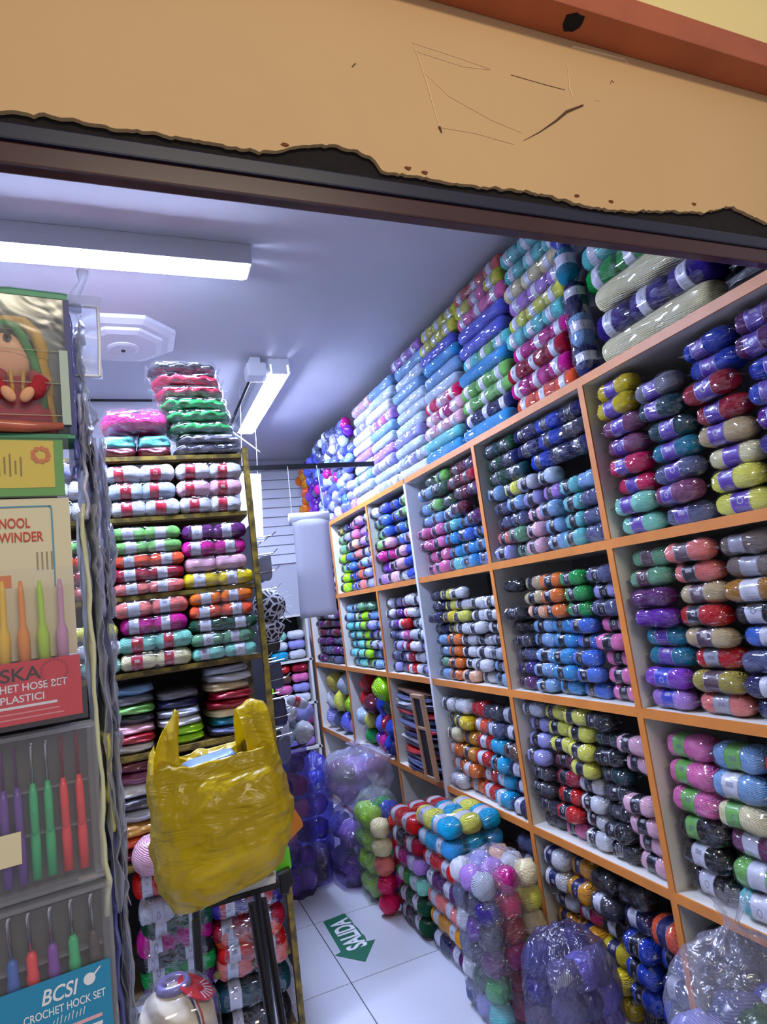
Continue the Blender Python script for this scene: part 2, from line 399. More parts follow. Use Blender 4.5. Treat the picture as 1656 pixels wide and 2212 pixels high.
# ------------------------------------------------------------------ shop front above the opening
YF = .80
edge = [(-1.6, 2.25), (-.6, 2.251), (-.108, 2.25), (-.077, 2.253), (-.046, 2.255), (-.013, 2.253), (.02, 2.251), (.073, 2.254), (.115, 2.253), (.166, 2.252), (.219, 2.251), (.251, 2.259),
        (.284, 2.272), (.337, 2.283), (.382, 2.278), (.404, 2.268), (.413, 2.251), (.474, 2.251), (.542, 2.249), (.606, 2.252), (.682, 2.257), (.751, 2.254), (.823, 2.245), (.911, 2.248),
        (1.021, 2.263), (1.125, 2.273), (1.212, 2.299), (1.251, 2.288), (1.312, 2.274), (1.6, 2.27), (2.3, 2.27)]
fine = []
for (a, b2), (c2, d2) in zip(edge, edge[1:]):
    n = max(1, int((c2-a)/.006))
    for k in range(n):
        t = k/n; x = a+(c2-a)*t
        fine.append((x, b2+(d2-b2)*t + (noise.noise(Vector((x*60, 3, 0)))*.0045 + noise.noise(Vector((x*190, 9, 0)))*.0035)))
fine.append(edge[-1])
fascia = MB().prism(fine + [(2.3, 3.6), (-1.6, 3.6)], YF, YF+.007).build('wall_front', M['tan']); tag(fascia, 'tan painted board above the shop opening with ragged lower edge', None, None, 'structure')
tag(box('wall_front_core', M['gapdark'], -1.6, 2.3, YF+.009, YF+.05, 2.241, 3.6), 'core with painted gap shade behind the broken tan board', None, None, 'structure')
tag(box('trim_2', M['steelblue'], -1.6, 2.3, YF+.008, YF+.05, 2.218, 2.243, bevel=.003), 'dark blue steel profile over the opening', None, None, 'structure')
tag(box('trim_3', M['lintel'], -1.6, 2.3, YF+.012, YF+.034, 2.186, 2.218, bevel=.003), 'dark red lacquered frame rail over the opening', None, None, 'structure')
tag(box('trim_5', M['redwood'], -1.6, 2.3, .739, YF, 2.602, 2.665, bevel=.003), 'red-brown wooden ledge across the tan board', None, None, 'structure')
tag(box('wall_upper', M['yellowwall'], -1.6, 2.3, .741, .80, 2.665, 3.6), 'pale yellow wall above the wooden ledge', None, None, 'structure')
# hole and scuffs on the tan board
def blotch(name, mat, cx, cz, r, y, n=14, sq=1.0, seed=0, parent=None):
    poly = []
    for k in range(n):
        a = 2*math.pi*k/n; q = r*(1+.45*noise.noise(Vector((math.cos(a)*1.7+seed, math.sin(a)*1.7, seed))))
        poly.append((cx+q*math.cos(a), cz+q*sq*math.sin(a)))
    return MB().prism(poly, y-.0012, y+.003).build(name, mat, parent)
def scratch(name, mat, pts, r, parent):
    m = MB().tube([(x, YF-.0005, z) for x, z in pts], r, 5); return m.build(name, mat, parent)
mscr = flatmat('dark_scratch', (96, 66, 44), .9); mtape = flatmat('tape_residue', (232, 198, 150), .35)
# scuffs: traced from the board as small raised marks
scratch('scuff', mscr, [(.701, 2.356), (.740, 2.380), (.784, 2.412), (.815, 2.438), (.857, 2.460)], [.0003, .0010, .0020, .0028, .0020], fascia)
scratch('scuff', mtape, [(.504, 2.505), (.580, 2.499), (.658, 2.491)], .0006, fascia)
scratch('scuff', mscr, [(.700, 2.489), (.770, 2.486), (.820, 2.485)], .0005, fascia)
scratch('scuff', mtape, [(.505, 2.490), (.600, 2.482), (.655, 2.489)], .0005, fascia)
scratch('scuff', mtape, [(.506, 2.495), (.513, 2.474), (.522, 2.420), (.531, 2.352)], [.0004, .0011, .0014, .0008], fascia)
scratch('scuff', mtape, [(.515, 2.455), (.560, 2.415), (.640, 2.385), (.700, 2.372)], .0005, fascia)
scratch('scuff', mtape, [(.535, 2.350), (.600, 2.352), (.680, 2.345)], .0005, fascia)
scratch('scuff', mscr, [(.531, 2.350), (.534, 2.340)], [.0028, .0012], fascia)
scratch('scuff', mscr, [(.386, 2.430), (.393, 2.438)], .0009, fascia)
scratch('scuff', mtape, [(.838, 2.552), (.836, 2.520), (.832, 2.492), (.836, 2.470)], [.0006, .0013, .0016, .0008], fascia)
scratch('scuff', mtape, [(.890, 2.480), (.898, 2.478), (.905, 2.484)], .0009, fascia)
scratch('scuff', mscr, [(.940, 2.525), (.944, 2.534), (.950, 2.530)], .0006, fascia)
scratch('scuff', mtape, [(.858, 2.588), (.92, 2.590), (.99, 2.592), (1.0, 2.582)], [.002, .003, .002, .001], fascia)
beam = bpy.data.objects['trim_5']
hv = [(.837+.020*math.cos(k*.4488)*(1+.4*noise.noise(Vector((k*1.7, 0, 5)))), .766+.019*math.sin(k*.4488)*(1+.4*noise.noise(Vector((k*1.3, 3, 5)))), 2.6012) for k in range(14)]
ob('hole', mesh('hole', hv+[(x, y, 2.604) for x, y, z in hv], [list(range(14))[::-1]]+[[i, (i+1) % 14, 14+(i+1) % 14, 14+i] for i in range(14)], flatmat('dark_hole', (10, 7, 6), .95), False), beam)
for (x, z) in ((.258, 2.268), (.46, 2.262), (.49, 2.259), (.80, 2.262), (.88, 2.262), (1.10, 2.287)):
    blotch('paint_flake', flatmat('bare_wood_flake', (120, 62, 26), .9), x, z, .006, YF, 9, .5, x*7, fascia)

# ------------------------------------------------------------------ ceiling lights and fittings
def tube_light(label, x0, x1, y0, y1, z, along):
    t = thing('fluorescent_light', ((x0+x1)/2, (y0+y1)/2, z), (0, 0, 0 if along == 'x' else math.pi/2), label, 'light', 'ceiling tube lights')
    L = (x1-x0) if along == 'x' else (y1-y0)
    MB().box(-L/2, L/2, -.062, .062, .03, ZC-z).build('housing', M['housing'], t, bevel=.004)
    MB().box(-L/2+.012, L/2-.012, -.050, .050, -.030, .032).build('diffuser', M['glow'], t, bevel=.012)
    for s in (-1, 1): MB().box(-L/2, L/2, s*.058-.004, s*.058+.004, -.017, .032).build('glow_shield', M['housing'], t)  # added lips that hold the diffuser's side glow off the ceiling
    for s in (-1, 1): MB().box(s*(L/2-.012)-.012, s*(L/2-.012)+.012, -.047, .047, -.026, .036).build('end_cap', M['housing'], t, bevel=.004)
tube_light('long glowing tube light spanning the ceiling near the doorway', -.68, .545, 2.31, 2.40, 3.0, 'x')
tube_light('glowing tube light running down the aisle ceiling', .86, .95, 3.40, 4.60, 3.0, 'y')
# octagonal ceiling rose
t = thing('ceiling_rose', (.06, 3.2, ZC), (0, 0, .39), 'white octagonal ceiling rose with round centre', 'ceiling rose')
MB().lathe([(.27, 0), (.27, -.02), (.235, -.035)], 8).build('outer_ring', M['plasticw'], t)
MB().lathe([(.20, -.03), (.20, -.05), (.17, -.06)], 8).build('inner_ring', M['plasticw'], t)
MB().lathe([(.075, -.055), (.075, -.066), (.06, -.072)], 24).build('centre_disc', M['plasticw'], t)
MB().lathe([(.010, -.07), (.010, -.078)], 12).build('screw', M['dark'], t)
# emergency lamp box with its conduit
t = thing('emergency_lamp', (.765, 3.42, ZC), (0, 0, 0), 'small white box with grey hood hanging from the ceiling', 'lamp')
MB().box(-.03, .03, -.03, .03, -.045, 0).build('base', M['housing'], t, bevel=.006)
MB().box(-.056, .056, -.056, .056, -.125, -.04).build('body', M['plasticw'], t, bevel=.014)
MB().tube([(-.03, .05, -.12), (-.09, .12, -.24), (-.15, .2, -.36)], .009, 6).build('conduit', M['dark'], t)
tag(MB().tube([(.10, 4.07, 2.98), (.52, 4.06, 2.99), (1.02, 4.7, 2.86)], .006, 6).build('ceiling_cable', M['plasticw']), 'thin white cable running below the ceiling at the partition', 'cable')

# ------------------------------------------------------------------ yarn prototypes (axis = local X, front = -Y, unit size)
def sqc(a, p=2.7):
    c, s = math.cos(a), math.sin(a); q = (abs(c)**p+abs(s)**p)**(1/p)
    return c/q, s/q
def prof_skein(t, l0, l1):
    e = (1-min(1, abs(2*t))**5.0)**.5 if abs(t) < .5 else 0
    mid = (l0+l1)/2; hw = (l1-l0)/2
    pin = 1-.13*math.exp(-((t-mid)/(hw*1.15))**4)
    return .5*e*pin
def surf(name, tl, rf, seg, seed, amp, mat, lobes=0, flat=None, twist=0):
    v, f, uv = [], [], []
    for i, t in enumerate(tl):
        r = rf(t)
        for k in range(seg):
            a = 2*math.pi*k/seg
            c, s = sqc(a)
            d = 1+amp*noise.noise(Vector((t*5+seed, c*1.3, s*1.3+seed)))
            if lobes: d *= 1-.24*(1-abs(math.sin(math.pi*lobes*(t+.5)+twist*a)))**2
            fz = flat(t) if flat else 1
            # a = 0 points to the back (+Y), a = pi to the front
            v.append((t, r*c*d, r*s*d*fz))
    n = len(tl)
    for i in range(n-1):
        for k in range(seg):
            k2 = (k+1) % seg
            f.append([i*seg+k, (i+1)*seg+k, (i+1)*seg+k2, i*seg+k2])
            a0, a1 = k/seg, (k+1)/seg; b0, b1 = i/(n-1), (i+1)/(n-1)
            uv += [(a0, b0), (a0, b1), (a1, b1), (a1, b0)]
    f.append([k for k in range(seg)]); uv += [(0, 0)]*seg
    f.append([(n-1)*seg+k for k in range(seg)][::-1]); uv += [(0, 0)]*seg
    return mesh(name, v, f, mat, True, uv)
def cosspace(n, a=-.5, b=.5): return [a+(b-a)*(.5-.5*math.cos(math.pi*(.02+.96*i/(n-1)))) for i in range(n)]
LP = [(-.24, .04), (-.2, .1), (-.26, .0), (-.15, .15)]
SK, SKC, LBL, WRP, FAR = [], [], [], [], []
for q, (l0, l1) in enumerate(LP):
    rf = lambda t, a=l0, b2=l1: prof_skein(t, a, b2)
    SK.append(surf('skein', cosspace(18), rf, 20, q*3.1, .10, M['yarn']))
    SKC.append(surf('skein', cosspace(16), rf, 18, q*3.1, .10, M['yarnc']))
    LBL.append(surf('label_band', [l0+(l1-l0)*i/4 for i in range(5)], lambda t, r=rf: r(t)*1.035+.004, 20, q*3.1, .08, M['label']))
    WRP.append(surf('wrapper', [-.56, -.54, -.50]+cosspace(14, -.47, .47)+[.50, .54, .56], lambda t, r=rf: (.40 if abs(t) > .53 else (.30 if abs(t) > .48 else r(t)*1.06+.02)), 22, q*2.3+40, .16, M['film'],
                    flat=lambda t: .12 if abs(t) > .53 else (.3 if abs(t) > .48 else 1)))
    FAR.append(surf('skein', cosspace(10), rf, 12, q*3.1, .10, M['yarnc']))
LOBED = [surf('skein', cosspace(26), lambda t: .5*(1-min(1, abs(2*t))**5)**.5, 20, 5+i, .12, M['yarnc'], lobes=n_, twist=tw) for i, (n_, tw) in enumerate(((2, 0), (3, .0), (5, 1.0), (4, 1.0)))]
LB2 = surf('label_band', [-.085+.17*i/3 for i in range(4)], lambda t: .512, 20, 3, .05, M['label'])
TWR = [surf('wrapper', [-.53, -.515, -.5]+cosspace(20, -.485, .485)+[.5, .515, .53], lambda t: (.40 if abs(t) > .51 else (.30 if abs(t) > .49 else .5*(1-min(1, abs(2.04*t))**9)**.5*1.05+.015)), 22, 60+i*7, .14, M['film_tube'],
            flat=lambda t: .12 if abs(t) > .51 else (.35 if abs(t) > .49 else 1)) for i in range(3)]
TSK = [surf('skein', cosspace(16), lambda t: .5*(1-min(1, abs(2*t))**12)**.5*(1-.04*math.cos(2*math.pi*t)**2*0), 20, 30+q*3.1, .13, M['yarn']) for q in range(4)]
TLB = [surf('label_band', [-.2+.24*i/4 for i in range(5)], lambda t: .518, 20, 30+q*3.1, .13, M['label']) for q in range(4)]
LONG = [surf('skein', cosspace(34), lambda t: .5*(1-min(1, abs(2*t))**16)**.5, 22, 70+q*5, .10, M['yarn']) for q in range(3)]
BALL = [surf('yarn_ball', cosspace(12), lambda t: .5*(max(0, 1-(2*t)**2))**.5, 14, 80+i*5, .22, M['yarnc']) for i in range(3)]
FLATP = []
for i in range(3):
    bm = bmesh.new(); bmesh.ops.create_cube(bm, size=1)
    bmesh.ops.subdivide_edges(bm, edges=bm.edges, cuts=5, use_grid_fill=True)
    for v in bm.verts:
        x, y, z = v.co*2; p = 5.0
        q = (abs(x)**p+abs(y)**p+abs(z)**p)**(1/p); d = 1+.16*noise.noise(Vector((x*1.4+i*9, y*1.4, z*1.4)))
        v.co = Vector((x, y, z))/q*.5*d
    m_ = bpy.data.meshes.new('folded_pack'); bm.to_mesh(m_); bm.free(); m_.materials.append(M['flat'])
    for p in m_.polygons: p.use_smooth = True
    FLATP.append(m_)

RW = (0, 0, -math.pi/2)   # things on the right-hand shelves face the aisle
def pack(loc, L, D, H, ck, lk, label, group, rot=RW, wrap=True, name='yarn_pack', cat='yarn pack', var=None, far=False):
    """one skein with a paper band in a clear wrapper; loc = centre of its underside"""
    q = R.randrange(4) if var is None else var
    t = thing(name, loc, (rot[0]+R.uniform(-.02, .02), rot[1]+R.uniform(-.05, .05), rot[2]+R.uniform(-.08, .08)), label, cat, group)
    c = (0, 0, H/2)
    ro = (R.uniform(-.3, .3), 0, 0)
    ob('skein', (FAR if far else SK if wrap else SKC)[q], t, c, (0, 0, 0), (L, D, H), pcol(ck))
    if lk: ob('label_band', LBL[q], t, c, (0, 0, 0), (L, D, H), lcol(lk))
    if wrap: ob('wrapper', WRP[q], t, c, (0, 0, 0), (L*.99, D*1.02, H*1.01))
    return t

def tube(loc, L, D, H, cks, lk, label, group, rot=RW, n=3, name='yarn_tube', cat='yarn tube', wrap=True):
    t = thing(name, loc, (rot[0], rot[1]+R.uniform(-.012, .012), rot[2]+R.uniform(-.02, .02)), label, cat, group)
    if not lk and wrap:
        ob('skein', LONG[R.randrange(3)], t, (0, 0, H/2), (0, 0, 0), (L*.98, D*.97, H*.97), pcol(cks[0])); n = 0
    l = L/max(n, 1)
    for i in range(n):
        x = -L/2+l*(i+.5); q = R.randrange(4)
        s = ob('skein', TSK[q], t, (x, 0, H/2), (0, 0, 0), (l*1.0, D*.97, H*.97), pcol(cks[i % len(cks)]))
        if lk:
            k = ob('label_band', TLB[q], s, color=lcol(lk))
    if wrap: ob('wrapper', TWR[R.randrange(3)], t, (0, 0, H/2), (0, 0, 0), (L*.99, D*1.0, H*1.0))
    return t

# ------------------------------------------------------------------ right-hand shelving
XS = 1.5
ROW = [.03, .585, 1.14, 1.69, 2.26]       # board top heights (front edge), bottom to top
def shelving(label, ys, y_near, y_far, zt, boards, edge_mat):
    t = thing('shelving_unit', (XS, y_near, 0), (0, 0, 0), label, 'shelves')
    for z in boards:
        b_ = MB().box(0, .43, 0, y_far-y_near, z-.028, z).build('shelf_board', M['lam'], t)
        MB().box(-.006, 0, 0, y_far-y_near, z-.03, z+.001).build('edge_strip', edge_mat, b_)
    for y in ys:
        zz = [0]+boards
        for z0, z1 in zip(zz, zz[1:]):
            if z1-z0 < .1: continue
            d_ = MB().box(.0, .43, y-.012-y_near, y+.012-y_near, z0, z1-.0285).build('divider', M['lam'], t)
            MB().box(-.006, 0, y-.013-y_near, y+.013-y_near, z0, z1-.03).build('edge_strip', edge_mat, d_)
    MB().box(.43, .445, 0, y_far-y_near, 0, boards[-1]).build('back_panel', M['backp'], t)
    return t
shelving('orange-edged white shelving along the aisle beside the doorway', [.885, 1.645, 2.395], .87, 3.15, ROW, ROW, M['orange'])
far_u = shelving('orange-edged white shelving deeper in the aisle past the white upright', [3.812, 4.64, 5.52], 3.178, 5.56, ROW, ROW, M['orange'])
tag(box('shelf_upright', M['lamw'], XS-.012, XS+.43, 3.151, 3.176, 0, 2.23), 'white upright panel standing between the two shelving units', 'panel')

BAND = {'pu': 'purple', 'bk': 'black', 'wh': 'white', 'gn': 'green', 'rd': 'red', 'br': 'brown', 'gy': 'grey', 'bl': 'blue', 'nv': 'navy'}
def cubby(where, yf, yn, row, stacks, nl, group, dl='bk', wrap=True, name='yarn_pack', cat='yarn pack', far=False, top=.015, dep=1.15):
    z0 = ROW[row]+.002; z1 = ROW[row+1]-.03-top
    h = (z1-z0)/nl; n = len(stacks); cw = (yf-yn-.03)/n
    for i, s in enumerate(stacks):
        toks = s.split(); zz = z0
        for k, tk in enumerate(toks):
            if tk == '-':
                zz += h; continue
            big = 1.0
            if tk.startswith('+'): big = 1.25; tk = tk[1:]
            ck, lk = (tk.split('/')+[dl])[:2]
            if lk == 'no': lk = None
            hh = h*big
            y = yf-.015-cw*(i+.5)+R.uniform(-.006, .006)
            D = hh*dep
            x = XS+.006+D/2+R.uniform(-.012, .034)
            lab = '%s yarn pack%s, %s up in %s stack, %s' % (PAL[ck][1], (', %s band' % BAND[lk]) if lk else '', ORD[k], NTH[i], where)
            pack((x, y, zz), cw*R.uniform(.95, 1.0), D, hh*R.uniform(.95, 1.0), ck, lk, lab, group, wrap=wrap, name=name, cat=cat, far=far)
            zz += hh

G1 = 'wrapped yarn packs in the doorway column'
cubby('upper cubby nearest doorway', 1.63, .90, 3, [
    'MT/pu MT/pu HP/pu HP/pu MV/pu MV/pu YL/pu YL/pu', 'SL/pu MV/pu SL/pu TL/pu DT/pu DT/pu GY/pu', 'LE/pu LE/pu CM/pu BE/pu CR/pu CR/pu RB/pu RB/pu', 'IN/pu IN/pu IN/pu PU/pu RB/pu RB/pu PL/pu PL/pu'], 8, G1)
cubby('middle cubby nearest doorway', 1.63, .90, 2, [
    'LI/bl VI/bl TL/pu TL/pu PU/no PL/no SG/br SG/br', 'SA/gy KH/br RD/gy BE/br RD/bk BE/br SA/bk SA/br', 'NV/wh NV/wh SL/no CB/wh BK/wh TN/wh TP/gy TP/gy', 'NV/wh BK/wh SL/no CB/wh BK/wh TN/wh TP/gy TP/gy'], 8, G1)
cubby('lower cubby nearest doorway', 1.63, .90, 1, [
    'BK/wh BK/wh BK/gn PK/gn PK/gn PK/gn', 'AQ/wh LN/wh MV/wh CM/gn LB/wh LB/gn', 'TL/wh GN/wh PK/wh CM/gn LB/wh RD/gn', 'AQ/wh LN/wh MV/wh CM/gn LB/wh'], 6.4, G1)
cubby('floor cubby nearest doorway', 1.63, .90, 0, ['CH/no BK/no NV/wh CH/wh BK/no CH/gy', 'BK/no NV/wh RB/wh BK/no RB/wh', 'NV/wh RB/wh BK/wh NV/wh', 'NV/wh RB/wh'], 6.6, G1)
G2 = 'wrapped yarn packs in the second column'
cubby('upper cubby second column', 2.38, 1.66, 3, [
    'LV SA SL SL LB', 'SG SG SL LB LE', 'PP PP PP LV W', 'LB LB LB LI IC', 'AQ AQ AQ AQ', 'SL/no SL/no SL/no LB/no'], 8, G2)
cubby('middle cubby second column', 2.38, 1.66, 2, [
    'PL IN SL CH BK BK - BK/no', 'LB LB LB LB LB PO BE BE', 'SK SK SK SK SK OR OR OR', 'CB CB CB CB CB GN GN GN', 'PK PK PK PK PK SL LV SL'], 8.6, G2)
cubby('lower cubby second column', 2.38, 1.66, 1, [
    'CH CH CH CH LV LV LV LG', 'PK RD RD CR BU LE LE LE', 'W W W W LE LE LE LE', 'BK BK BK CH DT BK DT BK', 'PP PP PP PP - PP PP'], 8, G2)
cubby('floor cubby second column', 2.38, 1.66, 0, [
    'W/nv NV/nv GO/nv W/nv W/nv W/nv', 'NV/nv GO/nv GO/nv HP/wh GO/nv GO/nv', 'YL/nv YL/nv YL/nv BK/wh CH/wh BK/no', 'NV/bk RB/bk RB/bk RB/bk NV/wh BK/no', 'NV/no RB/bk NV/wh RB/bk +CO/nv'], 6.3, G2)
G3 = 'wrapped yarn packs in the third column'
cubby('upper cubby third column', 3.14, 2.41, 3, [
    'PK PK PK PK LB LB', 'PK PK PK PK LB LN', 'AQ SK SK AQ LB DG', 'SK SK CB SK BU', 'CB SK CB PL'], 8, G3, name='yarn_skein', cat='yarn skein')
cubby('middle cubby third column', 3.14, 2.41, 2, [
    'LB SG LB LB NV NV NV NV', 'OR OR OR OR LE YL LE LE', 'PO/bk W W W W LE W W', 'W W W W W W W', 'LB LB LG LG W W W'], 8.6, G3, name='yarn_skein', cat='yarn skein')
cubby('lower cubby third column', 3.14, 2.41, 1, [
    'W/wh OR/wh OR/wh CM/bk CM/bk W/bk', 'OR/wh OR/wh GO/bk GO/bk YL/bk W/no', 'RD/wh RD/wh RD/wh RD/wh CO/wh RD/no', 'TQ/wh TQ/wh TQ/bk TQ/no SL/wh CH/no', 'NV/wh NV/wh NV/wh BR/bk CH/wh CH/wh'], 6.6, G3, name='yarn_skein', cat='yarn skein')
cubby('floor cubby third column', 3.14, 2.41, 0, ['PK/wh PP/wh LN/wh PK/wh', 'CM/wh LE/wh LG/wh CM/wh', 'KH/bk KH/bk BR/bk MV/no BR/no', 'CH/gy CH/gy BK/no CH/gy CH/gy SL/no'], 6.6, G3, name='yarn_skein', cat='yarn skein')

# long dark tubes lying over the packs in the upper cubbies
k = 0
h8 = (ROW[4]-.045-ROW[3])/8
for (ck, yc, L, lay, x, n_) in (
    (['RB', 'NV', 'NV'], 1.86, .36, 5, 0, 3), (['DG', 'DT'], 2.22, .28, 5, 0, 2), (['NV', 'RB', 'CH'], 1.90, .42, 6, 0, 3), (['DG', 'NV'], 2.24, .25, 6, 0, 2),
    (['NV', 'RB', 'NV'], 1.90, .44, 7, 0, 3), (['DT', 'DG'], 2.25, .24, 7, 0, 2), (['BU', 'PL'], 2.56, .26, 5.1, 0, 2), (['BU', 'CR'], 2.60, .28, 6.1, 0, 2), (['BU', 'PL'], 2.56, .27, 7, 0, 2),
    (['DG', 'DG'], 2.84, .22, 6.2, 0, 1), (['LB'], 2.98, .2, 6.2, 0, 1), (['DG', 'LN'], 2.86, .24, 7.05, 0, 2)):
    names = ['navy and royal', 'dark green', 'navy banded', 'green and navy', 'midnight', 'bottle green', 'wine red', 'wine and crimson', 'burgundy', 'forest green', 'light blue short', 'green and lime']
    tube((XS+.05+R.uniform(0, .015), yc, ROW[3]+.002+h8*lay), L, h8*1.15, h8*.98, ck, 'bk', '%s yarn tube lying across the upper cubby packs' % names[k], 'dark yarn tubes in the upper cubbies', n=n_)
    k += 1

# ------------------------------------------------------------------ top shelf: long tubes stacked to the ceiling
TOP = ROW[4]+.003
def top_section(idx, yf, yn, toks, h, where, dx=0, n=3, lk='wh'):
    z = TOP
    for k, tk in enumerate(toks.split()):
        ck, lb = (tk.split('/')+[lk])[:2]
        if lb == 'no': lb = None
        cks = ck.split('+')
        hh = h*R.uniform(.97, 1.03)
        if z+hh > ZC-.005: break
        sh = R.uniform(-.025, .025)
        x = XS+.02+hh*.6+dx+R.uniform(-.005, .02)+.006*k
        tube((x, (yf+yn)/2+sh, z), (yf-yn)*R.uniform(.95, 1.0), hh*1.2, hh*.99, cks, lb,
             '%s yarn tube, %s layer, %s' % (PAL[cks[0]][1], ORD[k], where), 'long yarn tubes on the top shelf', n=n)
        z += hh*.985
W0 = 'top shelf pile nearest doorway'
top_section(0, 1.60, 1.12, 'CM/no IN CM/no GN AQ LI LV PP', .094, W0, 0, 3)
top_section(1, 2.09, 1.70, 'CO MG CR MG AQ LE LI CM AQ AQ AQ', .075, 'second pile on top shelf')
top_section(2, 2.52, 2.10, 'SK/no NV LN LN SK/no AQ+LN PE/no PE/no PK LE+PK SA PK', .072, 'third pile on top shelf')
top_section(3, 2.93, 2.53, 'SK/no AQ/no PP PP+MG HP+PP IC/no LB/no SK/no PE/no LE LE NV', .070, 'fourth pile on top shelf')
top_section(4, 3.34, 2.94, 'W/no IC+LV IC/no LV/no IC/no IC/no IC/no LB/no IC/no LB/no LI', .071, 'fifth pile on top shelf')
top_section(5, 3.74, 3.35, 'W+IC IC/no LV+W LI/no IC/no LB/no LI+PK W/no IC/no LB/no', .072, 'sixth pile on top shelf', -.01)
top_section(6, 4.10, 3.75, 'W/no IC LB+W IC/no LI/no W/no W/no LV W/no PP', .073, 'seventh pile on top shelf', 0)
# tubes standing on end between the piles
for (y, ck, z, L, lab) in ((1.645, ['NV', 'LB', 'NV'], TOP, .36, 'navy yarn tube standing on end beside coral tubes'), (1.66, ['TL', 'RB', 'AQ'], TOP+.365, .42, 'teal and blue yarn tube standing upright near ceiling')):
    t = thing('yarn_tube', (XS+.05, y, z), (0, 0, 0), lab, 'yarn tube', 'upright yarn tubes')
    for i in range(3):
        s = ob('skein', SK[i], t, (0, 0, L/6*(2*i+1)), (0, math.pi/2, 0), (L/3*1.03, .075, .075), pcol(ck[i]))
        ob('label_band', LBL[i], s, color=lcol('wh'))
    ob('wrapper', TWR[0], t, (0, 0, L/2), (0, math.pi/2, 0), (L, .08, .08))
# far pile of balls on the top shelf
cols = 'PE PE SL LV W SL SL PU CB PE LB SL PE LV NV SL LI PE IN MG IC PE'.split()
kk = 0
for i in range(18):
    y = 4.15+.076*i
    for k in range(10 if i < 12 else 9):
        if i >= 15: ck = R.choice(['OR', 'CO', 'OR', 'GO'])
        elif i >= 11: ck = R.choice(['PU', 'PE', 'VI', 'SL', 'PE', 'IN'])
        else: ck = R.choice(cols)
        d = .08
        b_ = ob('yarn_ball', BALL[R.randrange(3)], None, (XS+.05+R.uniform(-.02, .03), y+R.uniform(-.012, .012)+(.035 if k % 2 else 0), TOP+d/2+k*d*.86), (R.uniform(0, 3), R.uniform(0, 3), R.uniform(0, 3)), (d*1.2, d, d), pcol(ck, .25))
        tag(b_, '%s yarn ball, %s layer, %s row of far pile on top shelf' % (PAL[ck][1], ORD[k], NTH[i] if i < 14 else ['farthest but three', 'farthest but two', 'farthest but one', 'farthest'][i-14]), 'yarn ball', 'loose balls piled at the far end of the top shelf')

# deeper shelving: smaller skeins
GF = 'skeins in the deeper shelving'
kw = dict(wrap=False, name='yarn_skein', cat='yarn skein', far=True)
cubby('upper row of deeper shelving', 4.62, 3.19, 3, [
    'LM LM LN LM SG LN KH', 'RB RB CB CB NV LV NV', 'SA CO CO SA PO PK PK', 'LV LV LB LV LI LI LI', 'LB LB LV W LV LG LG', 'LI VI MG LN LN SG W', 'PP LI MG PP CB CB PE', 'W PP PP CB CB PE RB', 'RB/no RB/no RB/no PP LN LN LN'], 7.2, GF, **kw)
cubby('middle row, far cubby', 4.62, 3.83, 2, [
    'AQ AQ AQ AQ AQ LB LB', 'AQ MT AQ MT AQ W LB', 'LM LM LM LM LM LM SG', 'LB LB LG LV LV LB SG', 'LB LG LV LG LB LG'], 7.6, GF, **kw)
cubby('middle row, cubby before upright', 3.80, 3.19, 2, [
    'LV SL SL SL LV W W', 'SL LV LV LV PU PU LV', 'RD/wh CR/wh CR/wh PK/wh RD/wh RD/wh CR/wh', 'W/no W/no W/no LG/no LG/no W/no +W/no', 'LV LB LV IC IC LG W'], 7.6, GF, **kw)
cubby('far end middle cubby', 5.50, 4.66, 2, ['PL SL PL BU PL BK', 'SL SL PL PL BU MV', 'SL PL SL BU PL W', 'SL IN SL PL BU PL'], 7, GF, **kw)
cubby('far end upper cubby', 5.50, 4.66, 3, ['PL PU SL RD', 'SL W RD BU', 'BU W SL NV', 'NV W BU SL'], 7, GF, **kw)
# loose coloured balls heaped in the lower far cubby
for i, (y, z, ck, d) in enumerate(((4.5, .66, 'W', .13), (4.38, .66, 'GN', .12), (4.25, .65, 'VI', .12), (4.12, .65, 'MG', .12), (3.98, .66, 'RB', .13), (3.87, .65, 'NV', .12), (4.5, .78, 'IC', .13), (4.36, .77, 'LE', .12),
        (4.22, .76, 'PE', .14), (4.06, .77, 'CR', .13), (3.92, .77, 'RB', .13), (4.46, .90, 'RD', .15), (4.3, .89, 'BU', .15), (4.13, .89, 'RB', .16), (3.97, .90, 'DG', .14), (4.42, 1.02, 'RD', .13), (4.15, 1.01, 'LM', .16), (3.98, 1.02, 'LM', .17), (3.86, .92, 'LM', .11))):
    b_ = ob('yarn_ball', BALL[i % 3], None, (XS+.06+R.uniform(-.02, .04), y, z), (R.uniform(0, 3), R.uniform(0, 3), 0), (d, d, d), pcol(ck))
    tag(b_, '%s yarn ball, %s in the heap filling the lower far cubby' % (PAL[ck][1], NTH[i % 14] + (' upper' if i >= 14 else '')), 'yarn ball', 'balls heaped in the lower far cubby')
for i, (y, z, ck, d) in enumerate(((5.35, .68, 'LV', .16), (5.15, .68, 'SL', .15), (4.95, .68, 'PE', .16), (4.76, .68, 'LI', .14), (5.3, .83, 'W', .16), (5.05, .84, 'LE', .18), (4.82, .83, 'LM', .14), (5.2, .98, 'KH', .17), (4.9, .98, 'LG', .17))):
    b_ = ob('yarn_ball', BALL[i % 3], None, (XS+.08, y, z), (R.uniform(0, 3), R.uniform(0, 3), 0), (d, d, d), pcol(ck))
    tag(b_, '%s yarn ball, %s of the heap in the farthest lower cubby' % (PAL[ck][1], NTH[i]), 'yarn ball', 'balls in the farthest lower cubby')
